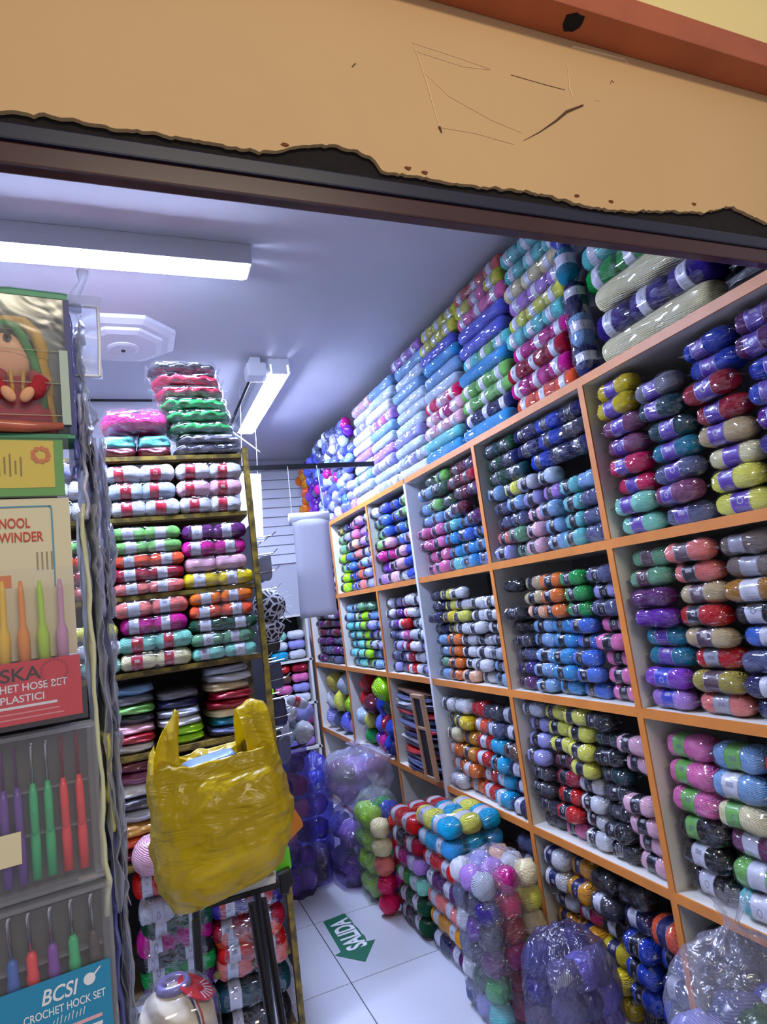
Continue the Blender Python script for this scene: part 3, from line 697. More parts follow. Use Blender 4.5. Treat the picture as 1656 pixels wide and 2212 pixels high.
# flat bagged packages stacked in the lower cubby beside the upright
cs = 'NV SL CH RD SL W NV CR SL LB RD CH W SL BR'.split()
for i, ck in enumerate(cs):
    o = ob('folded_pack', FLATP[i % 3], None, (XS+.16+R.uniform(-.02, .02), 3.5+R.uniform(-.02, .02), ROW[1]+.017+i*.031), (R.uniform(-.04, .04), R.uniform(-.05, .05), R.uniform(-.08, .08)), (.30, .54, .036), pcol(ck))
    tag(o, '%s folded flat pack, %s up in the stack beside white upright' % (PAL[ck][1], ORD[i] if i < 14 else 'topmost'), 'folded pack', 'flat folded packs beside the white upright')
# pale wooden frame leaning on the upright
t = thing('wooden_frame', (XS-.035, 3.19, .60), (0, -.06, .05), 'pale wooden frame leaning against the white upright', 'frame')
for a in ((-.012, .012, 0, .02, 0, .46), (-.012, .012, .11, .13, 0, .46)): MB().box(*a).build('stile', M['wood'], t, bevel=.002)
for a in ((-.011, .011, .02, .11, 0, .02), (-.011, .011, .02, .11, .44, .46), (-.011, .011, .02, .11, .27, .285)): MB().box(*a).build('rail', M['wood'], t, bevel=.002)
MB().box(-.002, .004, .02, .11, .02, .44).build('panel', M['dark'], t)

for i, (y, z, h, w_) in enumerate(((1.02, 0, .05, 'lower'), (1.0, .052, .03, 'upper'))):
    o = ob('folded_pack', FLATP[i], None, (XS+.16, y-.02, TOP+z+h/2), (0, 0, .05), (.30, .17, h), pcol('BK')); tag(o, '%s black flat box on the top shelf end by the lintel' % w_, 'box')

# ------------------------------------------------------------------ steel rack on the left
KR = 1.3                                   # the rack piles are laid out at 1/1.3 size below
RX0, RX1, RY0, RY1 = -.60, .5135, 2.6, 3.05
def rz(z): return 1.58+(z-1.58)*KR
RZ0 = [.42, .62, .955, 1.245, 1.475, 1.695, 1.93, 2.12]
RZ = [rz(z) for z in RZ0]
t = thing('steel_rack', ((RX0+RX1)/2, RY0, 0), (0, 0, 0), 'worn yellow steel rack with wooden shelves full of yarn', 'rack')
ox = (RX0+RX1)/2
for x in (RX0, RX1-.028):
    for y in (0, RY1-RY0-.028):
        p_ = MB().box(x-ox+.006, x-ox+.028, y, y+.028, 0, RZ[-1]+.03).build('post', M['rackyellow'], t)
for z in RZ:
    b_ = MB().box(RX0-ox+.03, RX1-ox-.03, .006, RY1-RY0-.006, z-.022, z).build('shelf_board', M['rackwood'], t)
    MB().box(RX0-ox+.028, RX1-ox-.028, -.001, .006, z-.016, z+.001).build('front_rail', M['rackyellow'], b_)
# dark sheet behind the packs
MB().box(RX0-ox+.03, RX1-ox-.03, RY1-RY0-.004, RY1-RY0+.004, .1, RZ[-1]).build('back_sheet', M['dark'], t)

GR = 'wrapped yarn packs on the steel rack'
def rpack(x0, x1, z, H, ck, lk, where, lob=0, dy=0, depth=None, tilt=0, two=True, lab2=None):
    """two balls end to end with a paper band each, lying across the rack shelf"""
    x0, x1, z, H = x0*KR, x1*KR, rz(z), H*KR; depth = depth and depth*KR
    L = x1-x0; D = depth or H*1.25
    tt = thing('double_yarn_pack', ((x0+x1)/2, RY0-.012+D/2+dy, z), (0, tilt+R.uniform(-.02, .02), R.uniform(-.04, .04)), where, 'yarn pack', GR)
    if two:
        for s in (-1, 1):
            q = R.randrange(4)
            sk = ob('skein', SK[q], tt, (s*L/4, 0, H/2), (0, 0, 0), (L/2*1.10, D*.98, H*1.03), pcol(ck))
            if lk: ob('label_band', LBL[q], sk, color=lcol(lk))
        ob('wrapper', TWR[R.randrange(3)], tt, (0, 0, H/2), (0, 0, 0), (L, D, H))
    else:
        ob('skein', LOBED[lob], tt, (0, 0, H/2), (0, 0, 0), (L, D*.97, H*.97), pcol(ck))
        if lk: ob('label_band', LB2, tt, (0, 0, H/2), (0, 0, 0), (L, D, H), lcol(lk))
        ob('wrapper', TWR[R.randrange(3)], tt, (0, 0, H/2), (0, 0, 0), (L*1.02, D*1.02, H*1.01))
    return tt
def rpile(x0, x1, z, H, toks, where, lk, **kw):
    for k, tk in enumerate(toks.split()):
        ck, lb = (tk.split('/')+[lk])[:2]
        if lb == 'no': lb = None
        rpack(x0+R.uniform(-.008, .008), x1+R.uniform(-.008, .008), z+.002+k*H, H*.99, ck, lb, '%s double yarn pack%s, %s up, %s' % (PAL[ck][1], (' with %s bands' % BAND[lb]) if lb else '', ORD[k], where), **kw)
# hidden-left piles are cut off by the display; build the two visible piles of each shelf and a third beside them
rpile(-.235, -.035, RZ0[6], .062, 'W/rd W/rd LV/rd', 'outer pile on top shelf', 'rd')
rpile(-.03, .165, RZ0[6], .055, 'W/rd IC/rd W/rd', 'inner pile on top shelf', 'rd')
rpile(.168, .362, RZ0[6], .055, 'W/rd PP/rd W/rd', 'post-side pile on top shelf', 'rd')
rpile(-.03, .160, RZ0[5], .041, 'SA/wh CR/wh CO/wh LN/wh LN/wh', 'inner pile on second shelf', 'wh')
rpile(.165, .362, RZ0[5], .050, 'YL/wh PP/no MG/wh PL/wh', 'post-side pile on second shelf', 'wh')
rpile(-.235, -.035, RZ0[5], .045, 'SA/wh CR/wh CO/wh LN/wh', 'outer pile on second shelf', 'wh')
rpile(-.03, .165, RZ0[4], .052, 'CM/rd MT/rd MG/wh SA/wh', 'inner pile on third shelf', 'rd')
rpile(.168, .364, RZ0[4], .042, 'MT/wh SG/wh DG/wh CO/wh OR/wh', 'post-side pile on third shelf', 'wh')
rpile(-.235, -.035, RZ0[4], .05, 'MT/rd W/rd LE/wh', 'outer pile on third shelf', 'rd')
# folded flat packs on the fourth and fifth shelf
def fpile(xc, w_, z, h, toks, where):
    for k, ck in enumerate(toks.split()):
        o = ob('folded_pack', FLATP[k % 3], None, (xc*KR+R.uniform(-.008, .008), RY0+.17+R.uniform(-.01, .01), rz(z)+h*KR*(k+.5)+.001), (0, R.uniform(-.03, .03), R.uniform(-.05, .05)), (w_*KR, .30, h*KR*1.08), pcol(ck))
        tag(o, '%s folded flat pack, %s up, %s' % (PAL[ck][1], ORD[k], where), 'folded pack', 'flat folded packs on the steel rack')
fpile(-.005, .115, RZ0[3], .027, 'W CR PP CH LN GY LB', 'outer pile on fourth rack shelf')
fpile(.125, .125, RZ0[3], .026, 'LM LM W LG NV GY', 'middle pile on fourth rack shelf')
fpile(.275, .135, RZ0[3], .026, 'SL TL CM CR CR BE W LG', 'post-side pile on fourth rack shelf')
fpile(-.01, .14, RZ0[2], .034, 'BU CO TN LG CH W MV BU', 'outer pile on fifth rack shelf')
fpile(.15, .15, RZ0[2], .034, 'CH W GY BU CR W CH', 'middle pile on fifth rack shelf')
fpile(.30, .12, RZ0[2], .034, 'BK GN CH BK IN BK CH', 'post-side pile on fifth rack shelf')
rpile(-.03, .16, RZ0[1], .078, 'GN/wh MG/wh W/wh RD/wh', 'outer pile below the yellow bag', 'wh')
rpile(.165, .362, RZ0[1], .062, 'RD/wh CR/wh IN/wh W/wh NV/wh', 'post-side pile below the yellow bag', 'wh')
rpile(-.03, .16, RZ0[0], .08, 'CH/wh IN/wh PL/wh BK/wh DG/wh', 'outer pile on lowest rack shelf', 'wh')
rpile(.165, .362, RZ0[0], .08, 'BK/wh DT/wh SA/wh CO/wh RD/wh', 'post-side pile on lowest rack shelf', 'wh')
o = ob('yarn_ball', BALL[0], None, (.02*KR, RY0-.01, rz(.975)), (0, 0, 0), (.15, .13, .14), pcol('PP')); tag(o, 'pale pink yarn ball on the rack beside the yellow bag', 'yarn ball')
# on top of the rack
for k, ck in enumerate('CH CH'.split()):
    rpack(.165+.012*k, .385, RZ0[7]+.003+k*.034, .036, 'GY' if k else 'CH', None, '%s twisted hank, %s up in the pile topping the rack' % (('grey', 'charcoal')[1-k], ORD[k]), two=False, lob=2, depth=.16)
for k, (ck, wd) in enumerate((('GN', 'green'), ('GN', 'green'), ('GN', 'green'), ('CR', 'crimson'), ('CR', 'crimson'), ('BK', 'black'))):
    rpack(.152-.009*k, .366-.008*k, RZ0[7]+.073+k*.041, .043, ck, None, '%s twisted hank, %s up in the pile topping the rack' % (wd, ORD[k+2]), two=False, lob=2+k % 2, depth=.17)
rpack(-.045, .165, RZ0[7]+.082, .082, 'PK', None, 'bright pink plump yarn pack topping the rack', two=False, lob=0, depth=.2).children[0].color = lin((255, 50, 150))
for k in (0, 1):
    tt = thing('mint_yarn_box', ((.005+.105*k)*KR, RY0+.12, RZ[7]+.002), (0, 0, R.uniform(-.05, .05)), ('mint', 'mint')[k]+' folded yarn pack with plum base under pink pack, %s' % ('outer one', 'inner one')[k], 'yarn pack', 'mint packs on the rack top')
    ob('base', FLATP[0], tt, (0, 0, .023), (0, 0, 0), (.136, .21, .047), pcol('BU')); ob('body', FLATP[1], tt, (0, 0, .065), (0, 0, 0), (.13, .20, .065), pcol('AQ'))

# ------------------------------------------------------------------ black folding stand, yellow bag and neighbours
t = thing('folding_stand', (.16, 1.62, 0), (0, 0, 0), 'black folding stand with white board top under the yellow bag', 'stand')
MB().box(-.03, .115, -.05, .13, .972, .99).build('top_board', M['plasticw'], t, bevel=.003)
MB().box(-.035, .12, -.055, .135, .962, .9715).build('rim', M['black'], t)
for a, b2 in (((-.07, -.09, .962), (-.09, -.13, 0)), ((.05, -.09, .962), (.11, -.13, 0)), ((.075, -.085, .962), (.135, -.12, 0)), ((-.055, .1, .962), (-.09, .14, 0)), ((.09, .1, .962), (.12, .14, 0))):
    MB().tube([a, b2], .009, 8).build('leg', M['black'], t)
MB().tube([(-.08, -.105, .55), (.09, -.105, .60)], .004, 6).build('cross_bar', M['chrome'], t)
MB().tube([(-.085, -.118, .28), (.11, -.118, .30)], .004, 6).build('cross_bar', M['chrome'], t)

# yellow carrier bag: closed lofted skin with wrinkles, open mouth, two handle loops
t = thing('carrier_bag', (.165, 1.6, .992), (0, 0, .03), 'full yellow plastic carrier bag with two handles on folding stand', 'bag')
lv = [  # z, x0, x1, half depth
    (.000, .00, .01, .0), (.002, -.085, .10, .07), (.012, -.118, .135, .10), (.05, -.137, .150, .118), (.10, -.146, .154, .128), (.15, -.150, .153, .13), (.20, -.150, .150, .122),
    (.245, -.150, .142, .108), (.28, -.146, .135, .09), (.305, -.138, .130, .072), (.325, -.130, .124, .056)]
def lvl(q):
    """profile value at level q, eased between the rows above"""
    i = min(int(q), len(lv)-2); f_ = q-i; f_ = f_*f_*(3-2*f_)*.5+f_*.5
    return [lv[i][n]+(lv[i+1][n]-lv[i][n])*f_ for n in range(4)]
def ridge(x, y, k): return (1-abs(noise.noise(Vector((x, y, k)))))**4
v, f = [], []; seg = 150; NL = 56
for i in range(NL):
    q = (len(lv)-1)*(i/(NL-1)); z, x0, x1, d = lvl(q)
    cx, rx = (x0+x1)/2, (x1-x0)/2
    for k in range(seg):
        a = 2*math.pi*k/seg; c, s = sqc(a, 2.9)
        X = cx+rx*c
        big = noise.noise(Vector((c*2.2+z*4, s*2.2, z*9)))*.010
        # shallow pulls running up to the right, and gathers under the handles
        w1 = ridge(X*9+z*10, z*34-X*12+s*2, 1.5)*.0085*max(0, 1-abs(z-.15)/.17)
        w2 = ridge(X*26+s*3, z*16+X*10, 4.5)*.0055*max(0, 1-abs(z-.10)/.12)
        g1 = ridge((X+.12)*40, z*5+s, 7.5)*.008*max(0, 1-abs(X+.115)/.06)*max(0, (z-.15)/.15)
        g2 = ridge((X-.10)*40, z*5+s, 9.5)*.008*max(0, 1-abs(X-.10)/.07)*max(0, (z-.15)/.15)
        sag = -.014*math.exp(-((z-.265)/.03)**2)*(abs(s) > .4)
        dd = (big+w1+w2+g1+g2)*min(1, z*25)
        zz = z + (.034*c*(1-z*2.6) if z < .29 else 0)*min(1, z*60) + noise.noise(Vector((c*4, s*4, 2)))*.014*(z > .29)
        if z > .29: zz -= .052*math.sin(a)**2*((z-.29)/.035)
        v.append((X+dd*c, (d+sag)*s+dd*s*1.4, zz))
for i in range(NL-1):
    for k in range(seg):
        f.append([i*seg+k, i*seg+(k+1) % seg, (i+1)*seg+(k+1) % seg, (i+1)*seg+k])
me = mesh('bag_body', v, f, M['ybag']); o = ob('bag_body', me, t)
sd = o.modifiers.new('t', 'SOLIDIFY'); sd.thickness = .0012
def strap(name, pts, widths, parent, nw=7):
    """soft plastic strap: a strip swept along pts, folded across its width"""
    v, f = [], []
    P = [Vector(p) for p in pts]
    for i, p in enumerate(P):
        d = (P[min(i+1, len(P)-1)]-P[max(i-1, 0)]).normalized()
        side = widths[i][1]; wv = Vector(side).normalized()*widths[i][0]
        nrm = d.cross(wv).normalized()
        for k in range(nw):
            u = k/(nw-1)*2-1
            v.append(p+wv*u+nrm*(.012*math.cos(u*2.6+i*.7)+.004*math.sin(u*7+i)))
    for i in range(len(P)-1):
        for k in range(nw-1): f.append([i*nw+k, i*nw+k+1, (i+1)*nw+k+1, (i+1)*nw+k])
    o = ob(name, mesh(name, v, f, M['ybag']), parent)
    s = o.modifiers.new('s', 'SUBSURF'); s.levels = s.render_levels = 2
    s = o.modifiers.new('t', 'SOLIDIFY'); s.thickness = .0015
    return o
strap('handle', [(-.115, -.055, .26), (-.112, -.05, .32), (-.096, -.03, .37), (-.082, -.006, .402), (-.078, .01, .398), (-.09, .03, .36), (-.105, .05, .31), (-.11, .055, .26)],
      [(.03, (1, .2, 0)), (.027, (1, .2, 0)), (.017, (1, .3, 0)), (.007, (1, .3, .2)), (.007, (1, .3, .2)), (.015, (1, .3, 0)), (.025, (1, .2, 0)), (.03, (1, .2, 0))], t)
strap('handle', [(.10, -.055, .25), (.10, -.052, .31), (.098, -.04, .36), (.092, -.012, .392), (.086, .012, .392), (.085, .04, .35), (.09, .052, .30), (.095, .056, .25)],
      [(.034, (1, .1, 0)), (.032, (1, .1, 0)), (.034, (1, .1, 0)), (.034, (1, .1, 0)), (.032, (1, .1, 0)), (.03, (1, .1, 0)), (.03, (1, .1, 0)), (.03, (1, .1, 0))], t)
# what lies in the bag
o = ob('folded_pack', FLATP[1], None, (.150, 1.6, 1.262), (.1, -.1, .15), (.13, .06, .03), lin((120, 165, 220))); tag(o, 'light blue pack peeping out of the yellow bag', 'folded pack')
# orange and lime bags behind
v = [(0, 0, 0), (.075, 0, .035), (.02, .02, .19), (-.02, .02, .22), (-.02, .05, 0), (.06, .06, .04), (.015, .05, .19)]
t = thing('orange_bag', (.335, 1.78, .99), (0, 0, 0), 'orange plastic bag corner sticking out behind the yellow bag', 'bag')
MB().prism([(-.05, -.005), (.0, -.012), (.062, .028), (.058, .045), (.03, .10), (.012, .17), (.0, .20), (-.05, .20)], -.02, .02).build('bag_body', flatmat('orange_plastic', (214, 128, 20), .4, .3), t, bevel=.006)
t = thing('lime_bag', (.325, 1.74, .93), (0, 0, 0), 'lime green bag hanging below the orange bag', 'bag')
MB().prism([(-.02, 0), (.022, .005), (.02, .06), (-.02, .07)], -.015, .015).build('bag_body', flatmat('lime_plastic', (110, 225, 30), .4, .3), t, bevel=.006)
t = thing('black_bag', (.335, 1.72, .90), (0, 0, 0), 'crumpled black bag tip beside the stand top', 'bag')
MB().prism([(-.03, -.01), (-.008, -.014), (-.004, .0), (.014, .010), (.006, .02), (.004, .045), (-.03, .04)], -.02, .02).build('bag_body', M['black'], t, bevel=.005)

# cone of cream yarn in the foreground, on a carton
tag(box('carton', M['cardboard'], -.10, .14, 1.27, 1.47, 0, .655), 'cardboard carton under the cream yarn cone', 'box')
t = thing('yarn_cone', (.032, 1.37, .656), (0, 0, 0), 'big cream yarn cone in plastic with red label on top', 'yarn cone')
prof = [(.060, 0), (.070, .01), (.076, .05), (.076, .12), (.074, .18), (.068, .225), (.054, .252), (.034, .266), (.016, .270)]
m_ = MB().lathe(prof, 32).build('yarn_body', M['yarnc'], t, smooth=True); m_.color = lin((243, 232, 205))
MB().lathe([(.030, .264), (.033, .272), (.026, .282), (.016, .276), (.012, .262)], 20).build('tube_core', flatmat('lavender_foil', (128, 120, 175), .25, .4), t, smooth=True)
lab = MB(); lab.lathe([(.0365, -.001), (.0365, .0015)], 24); a_ = lab.build('round_label', flatmat('red_label', (206, 24, 66), .35, .3), t); a_.location = (.038, -.012, .262); a_.rotation_euler = (.1, .55, 0)
for k in range(7):
    q = -1.0+k*.33
    s_ = MB().box(.016, .033, -.0012, .0012, .0016, .0024).build('print_mark', M['paper'], a_); s_.rotation_euler = (0, 0, q)
for dx, mt in ((0, flatmat('navy_thread', (30, 32, 90), .6)), (.0035, flatmat('white_thread', (230, 225, 225), .6)), (.007, flatmat('red_thread', (200, 30, 50), .6))):
    MB().tube([(.024+dx, -.035, .268), (.036+dx, -.056, .235), (.044+dx, -.064, .17), (.044+dx, -.066, .08), (.043+dx, -.066, .0)], .0017, 6).build('thread', mt, t)
a_ = MB(); pts = []
for k in range(9):
    an = -.75+k*.1; rr = .0775
    pts.append((an, rr))
vv = []; ff = []
for i in range(5):
    for (an, rr) in pts: vv.append((rr*math.cos(an), rr*math.sin(an), .04+.028*i + (.03 if 2 < i else 0)*0))
for i in range(4):
    for k in range(8): ff.append([i*9+k, i*9+k+1, (i+1)*9+k+1, (i+1)*9+k])
ob('side_label', mesh('side_label', vv, ff, flatmat('red_side_label', (205, 26, 66), .35, .3)), t)
ob('wrapper', surf('wrapper', cosspace(16), lambda q: .5*(1-min(1, abs(2*q))**5)**.5*1.03, 24, 3, .05, M['film_tube']), t, (0, 0, .137), (0, math.pi/2, 0), (.29, .158, .158))

# ------------------------------------------------------------------ hook display close to the doorway
DK = 1.3; DA = math.radians(7)
DO = Vector((-.036*DK, .6*DK, 0)); DU = Vector((math.cos(DA), math.sin(DA), 0)); DN = Vector((-math.sin(DA), math.cos(DA), 0))
def dz(z): return (z-1.58)*DK+1.58
def dp(s, z, n=0.0): return DO+DU*(s*DK)+DN*(n*DK)+Vector((0, 0, dz(z)))
def dthing(name, s, z, label, cat, n=0.0):
    return thing(name, dp(s, z, n), (0, 0, DA), label, cat)
def loc_poly(t_s, t_z, poly): return [((s-t_s)*DK, (z-t_z)*DK) for s, z in poly]
def dprism(name, mat, par, ts, tz, poly, n0, n1, bevel=0, color=None):
    o = MB().prism(loc_poly(ts, tz, poly), n0*DK, n1*DK).build(name, mat, par, bevel=bevel)
    if color: o.color = color
    return o
def rect(s0, s1, z0, z1): return [(s0, z0), (s1, z0), (s1, z1), (s0, z1)]
def text(body, par, ts, tz, s, z, width, n, mat, height=None, shear=0, bold=.0):
    cu = bpy.data.curves.new('lettering', 'FONT'); cu.body = body; cu.size = 1; cu.extrude = .0; cu.shear = shear; cu.offset = bold
    cu.materials.append(mat)
    o = ob('lettering', cu, par)
    bpy.context.view_layer.update()
    wd = max(o.dimensions.x, .01)
    k = width*DK/wd
    o.location = ((s-ts)*DK, n*DK, (z-tz)*DK); o.rotation_euler = (math.pi/2, 0, 0); o.scale = (k, k if height is None else height*DK/.72, 1)
    return lettering(o)
mwht = flatmat('white_print', (240, 240, 245), .5); mred = flatmat('red_print', (196, 70, 48), .5); mblk = flatmat('black_print', (24, 20, 22), .5)

# upright board the packs hang on
t = dthing('display_board', -.14, 1.0, 'dark display board that the hook packs hang on', 'display')
MB().box(-.17, .165, .07, .10, -.83+.0, 1.10).build('board', M['dark'], t)
MB().box(-.17, .165, .04, .16, -.835, -.80).build('foot', M['dark'], t)

# topmost: white plastic bag over a box
t = dthing('plastic_bag', -.03, 1.83, 'white translucent plastic bag draped over the top of display', 'bag')
bag = film_mat('white_cover_film', tint=(214, 218, 236), haze=.62, scale=20, strength=.6, rough=.25)
v, f = [], []
nx, nz_ = 26, 12
for j in range(nz_):
    for i in range(nx):
        s = -.20+.232*i/(nx-1); z = 1.832+.073*j/(nz_-1)
        v.append(((s+.03)*DK, (.035-.006*math.sin(i*.9+j*.7)*.5-.003*math.sin(j*1.3))*DK, (z-1.83+.0025*noise.noise(Vector((i*.5, j*.5, 1))))*DK))
for j in range(nz_-1):
    for i in range(nx-1): f.append([j*nx+i, j*nx+i+1, (j+1)*nx+i+1, (j+1)*nx+i])
o = ob('film', mesh('film', v, f, bag), t)
v2, f2 = [], []
for j in range(5):
    for i in range(nx):
        s = -.20+.232*i/(nx-1); v2.append(((s+.03)*DK, (.032-.036*j/4)*DK, (.0745-.006*j/4+.0025*noise.noise(Vector((i*.6, j, 4))))*DK))
for j in range(4):
    for i in range(nx-1): f2.append([j*nx+i, j*nx+i+1, (j+1)*nx+i+1, (j+1)*nx+i])
ob('top_fold', mesh('top_fold', v2, f2, bag), t)
seam = flatmat('white_bag_seam', (238, 240, 250), .4)
for pts_ in ([(.031, 1.906), (.0305, 1.87), (.0285, 1.833)], [(.0285, 1.833), (.012, 1.8325), (-.0, 1.832)], [(.031, 1.906), (.0, 1.9045), (-.06, 1.9035), (-.15, 1.905)]):
    MB().tube([((s+.03)*DK, .030*DK, (z-1.83)*DK) for s, z in pts_], .0022, 6).build('seam', seam, t)
MB().tube([((.009+.03)*DK, .03*DK, .07*DK), ((.012+.03)*DK, .03*DK, .088*DK), ((.018+.03)*DK, .03*DK, .10*DK), ((.02+.03)*DK, .032*DK, .112*DK)], [.010, .006, .004, .0085], 8).build('tied_tail', bag, t, smooth=True)

# doll box
tS, tZ = -.09, 1.763
t = dthing('doll_box', tS, tZ, 'clear-fronted box with green rim holding a crochet doll', 'box')
grn = flatmat('green_card', (60, 150, 110), .45); blu = flatmat('blue_card', (52, 58, 120), .5); gry = flatmat('grey_green_card', (128, 142, 150), .6)
dprism('back_card', gry, t, tS, tZ, rect(-.18, .002, 1.763, 1.897), .030, .034)
dprism('rim', grn, t, tS, tZ, rect(-.18, .002, 1.893, 1.899), -.002, .034)
dprism('rim', blu, t, tS, tZ, rect(-.002, .003, 1.763, 1.893), -.002, .034)
dprism('rim', grn, t, tS, tZ, rect(-.18, .002, 1.760, 1.764), -.002, .034)
dprism('window', M['film_flat'], t, tS, tZ, rect(-.18, -.002, 1.765, 1.893), -.0015, -.001)
# the doll
dS, dZ = -.048, 1.766
t = dthing('crochet_doll', dS, dZ, 'crochet doll in red dress with yellow and green shawl', 'doll', .014)
skin = flatmat('peach_yarn', (232, 172, 128), .8); hair = flatmat('dark_hair', (36, 28, 26), .8); dress = pm('red_knit', (176, 34, 48), .85, var=(.3, 40, .3), bump=(.4, 90)); shawl = pm('mustard_knit', (214, 166, 52), .85, var=(.2, 40, .3), bump=(.4, 90)); band = flatmat('green_trim', (60, 140, 74), .8)
def blob(name, mat, x, y, z, rx, ry, rz, par):
    m = MB(); pr = [(math.sin(math.pi*i/12), -math.cos(math.pi*i/12)) for i in range(1, 12)]
    m.lathe(pr, 18); o = m.build(name, mat, par, smooth=True); o.location = (x*DK, y*DK, z*DK); o.scale = (rx*DK, ry*DK, rz*DK); return o
def dq(s, z, n=0.0): return ((s-dS)*DK, n*DK, (z-dZ)*DK)
blob('head', skin, -.050-dS, 0, 1.838-dZ, .024, .014, .024, t)
blob('hair', hair, -.050-dS, .004, 1.847-dZ, .025, .013, .021, t)
blob('eye', hair, -.0472-dS, -.0128, 1.8525-dZ, .0034, .0025, .0042, t); blob('eye', hair, -.0630-dS, -.0122, 1.8525-dZ, .0034, .0025, .0042, t)
MB().lathe([(.036*DK, 0), (.034*DK, .02*DK), (.028*DK, .04*DK), (.020*DK, .052*DK), (.010*DK, .058*DK)], 20, c=((-.046-dS)*DK, 0, 0), sq=(1, .40)).build('dress', dress, t, smooth=True)
for s in (-1, 1):
    cx_ = -.041
    MB().tube([dq(cx_+s*.012, 1.822, -.006), dq(cx_+s*.018, 1.812, -.010), dq(cx_+s*.013, 1.802, -.014), dq(cx_+s*.009, 1.799, -.016)], [.006*DK, .0085*DK, .008*DK, .006*DK], 10).build('sleeve', dress, t, smooth=True)
    MB().tube([dq(cx_+s*.005, 1.822, -.0125), dq(cx_+s*.0035, 1.800, -.0145)], .0016*DK, 8).build('dress_trim', shawl, t, smooth=True)
    h_ = blob('hand', skin, cx_+s*.007-dS, -.021, 1.7975-dZ, .0048, .004, .0078, t); h_.rotation_euler = (0, s*.55, 0)
MB().tube([dq(-.085, 1.780), dq(-.083, 1.830), dq(-.075, 1.860), dq(-.0526, 1.873), dq(-.0440, 1.873, -.002), dq(-.0350, 1.872, -.004), dq(-.0250, 1.861, -.005), dq(-.0204, 1.846, -.005), dq(-.0213, 1.832, -.004), dq(-.0184, 1.818, -.003), dq(-.0180, 1.799), dq(-.0142, 1.7755)], .0058*DK, 10).build('shawl', shawl, t, smooth=True)
MB().tube([dq(-.060, 1.866, -.006), dq(-.0487, 1.868, -.008), dq(-.0415, 1.866, -.009), dq(-.0363, 1.857, -.010), dq(-.033, 1.848, -.010), dq(-.028, 1.836, -.009), dq(-.0235, 1.815, -.007), dq(-.021, 1.79, -.005)], .0038*DK, 8).build('shawl_trim', band, t, smooth=True)
tR = dthing('wrapped_roll', -.045, 1.765, 'small orange-red wrapped roll lying under the doll', 'roll', -.004)
MB().tube([(-.05*DK, 0, .004*DK), (-.02*DK, -.002*DK, .005*DK), (.012*DK, .001*DK, .0045*DK), (.038*DK, 0, .0055*DK)], [.0045*DK, .0055*DK, .005*DK, .003*DK], 10).build('roll', pm('orange_red_wrap', (206, 104, 74), .4, var=(.4, 60, .3), coat=.5), tR, smooth=True)
for z in (1.8408, 1.8105, 1.7805):
    MB().tube([tuple(Vector(dp(-.16, z, -.003))), tuple(Vector(dp(-.004, z, -.003)))], .0005, 5).build('binding_thread', flatmat('clear_thread_%d' % int(z*1000), (190, 190, 150), .4), bpy.data.objects['doll_box']).matrix_parent_inverse = Matrix.LocRotScale(dp(-.09, 1.763), Matrix.Rotation(DA, 3, 'Z').to_quaternion(), None).inverted()
dprism('side_strip', flatmat('pale_green_strip', (176, 196, 180), .5), bpy.data.objects['doll_box'], -.09, 1.763, rect(-.0075, -.0005, 1.772, 1.842), -.004, -.002)

# yellow-green printed card
tS, tZ = -.09, 1.709
t = dthing('pattern_card', tS, tZ, 'yellow printed card with green border below the doll', 'card')
dprism('backing', flatmat('green_border_card', (96, 170, 60), .5), t, tS, tZ, rect(-.18, -.0085, 1.709, 1.7605), 0, .004)
dprism('face', flatmat('yellow_card', (232, 206, 52), .5), t, tS, tZ, rect(-.18, -.016, 1.716, 1.758), -.0006, 0)
blot = flatmat('orange_flower_print', (222, 120, 50), .6)
for k in range(9):
    an = k*.7; o = blotch('flower_print', blot, (-.026-tS+.006*math.cos(an))*DK, (1.745-tZ+.006*math.sin(an))*DK, .0022*DK, -.0006*DK, 8, 1, k, t)
for k in range(5): dprism('print_line', flatmat('olive_print', (150, 120, 30), .6), t, tS, tZ, rect(-.058+.004*k, -.0566+.004*k, 1.726+.002*(k % 2), 1.740+.003*(k % 3)), -.0008, -.0006)
dprism('sleeve_film', M['film_flat'], t, tS, tZ, rect(-.18, -.004, 1.707, 1.764), -.002, -.0016)

# wool winder box
tS, tZ = -.09, 1.572
t = dthing('wool_winder_box', tS, tZ, 'cream winder box with blue outline and red lettering', 'box')
dprism('carton', flatmat('cream_card', (222, 212, 176), .55), t, tS, tZ, rect(-.18, -.006, 1.572, 1.7065), 0, .03, .0)
for a in (rect(-.18, -.020, 1.699, 1.7002), rect(-.0206, -.0194, 1.63, 1.6975)): dprism('blue_line', flatmat('blue_line_print', (84, 150, 180), .5), t, tS, tZ, a, -.0006, 0)
dprism('blue_line', flatmat('blue_corner_print', (84, 150, 180), .5), t, tS, tZ, [(-.0206, 1.6972), (-.0194, 1.6972), (-.0214, 1.7002), (-.0226, 1.6996)], -.0006, 0)
text('NOOL', t, tS, tZ, -.0595, 1.6815, .0225, -.0008, mred, .0085, bold=.012)
text('WINDER', t, tS, tZ, -.0595, 1.6695, .0325, -.0008, mred, .0085, bold=.012)
for k in range(4): dprism('print_mark', flatmat('grey_print', (150, 140, 120), .6), t, tS, tZ, rect(-.033+.0036*k, -.0318+.0036*k, 1.645, 1.660), -.0006, 0)
dprism('print_mark', blot, t, tS, tZ, rect(-.075, -.052, 1.632, 1.642), -.0006, 0)

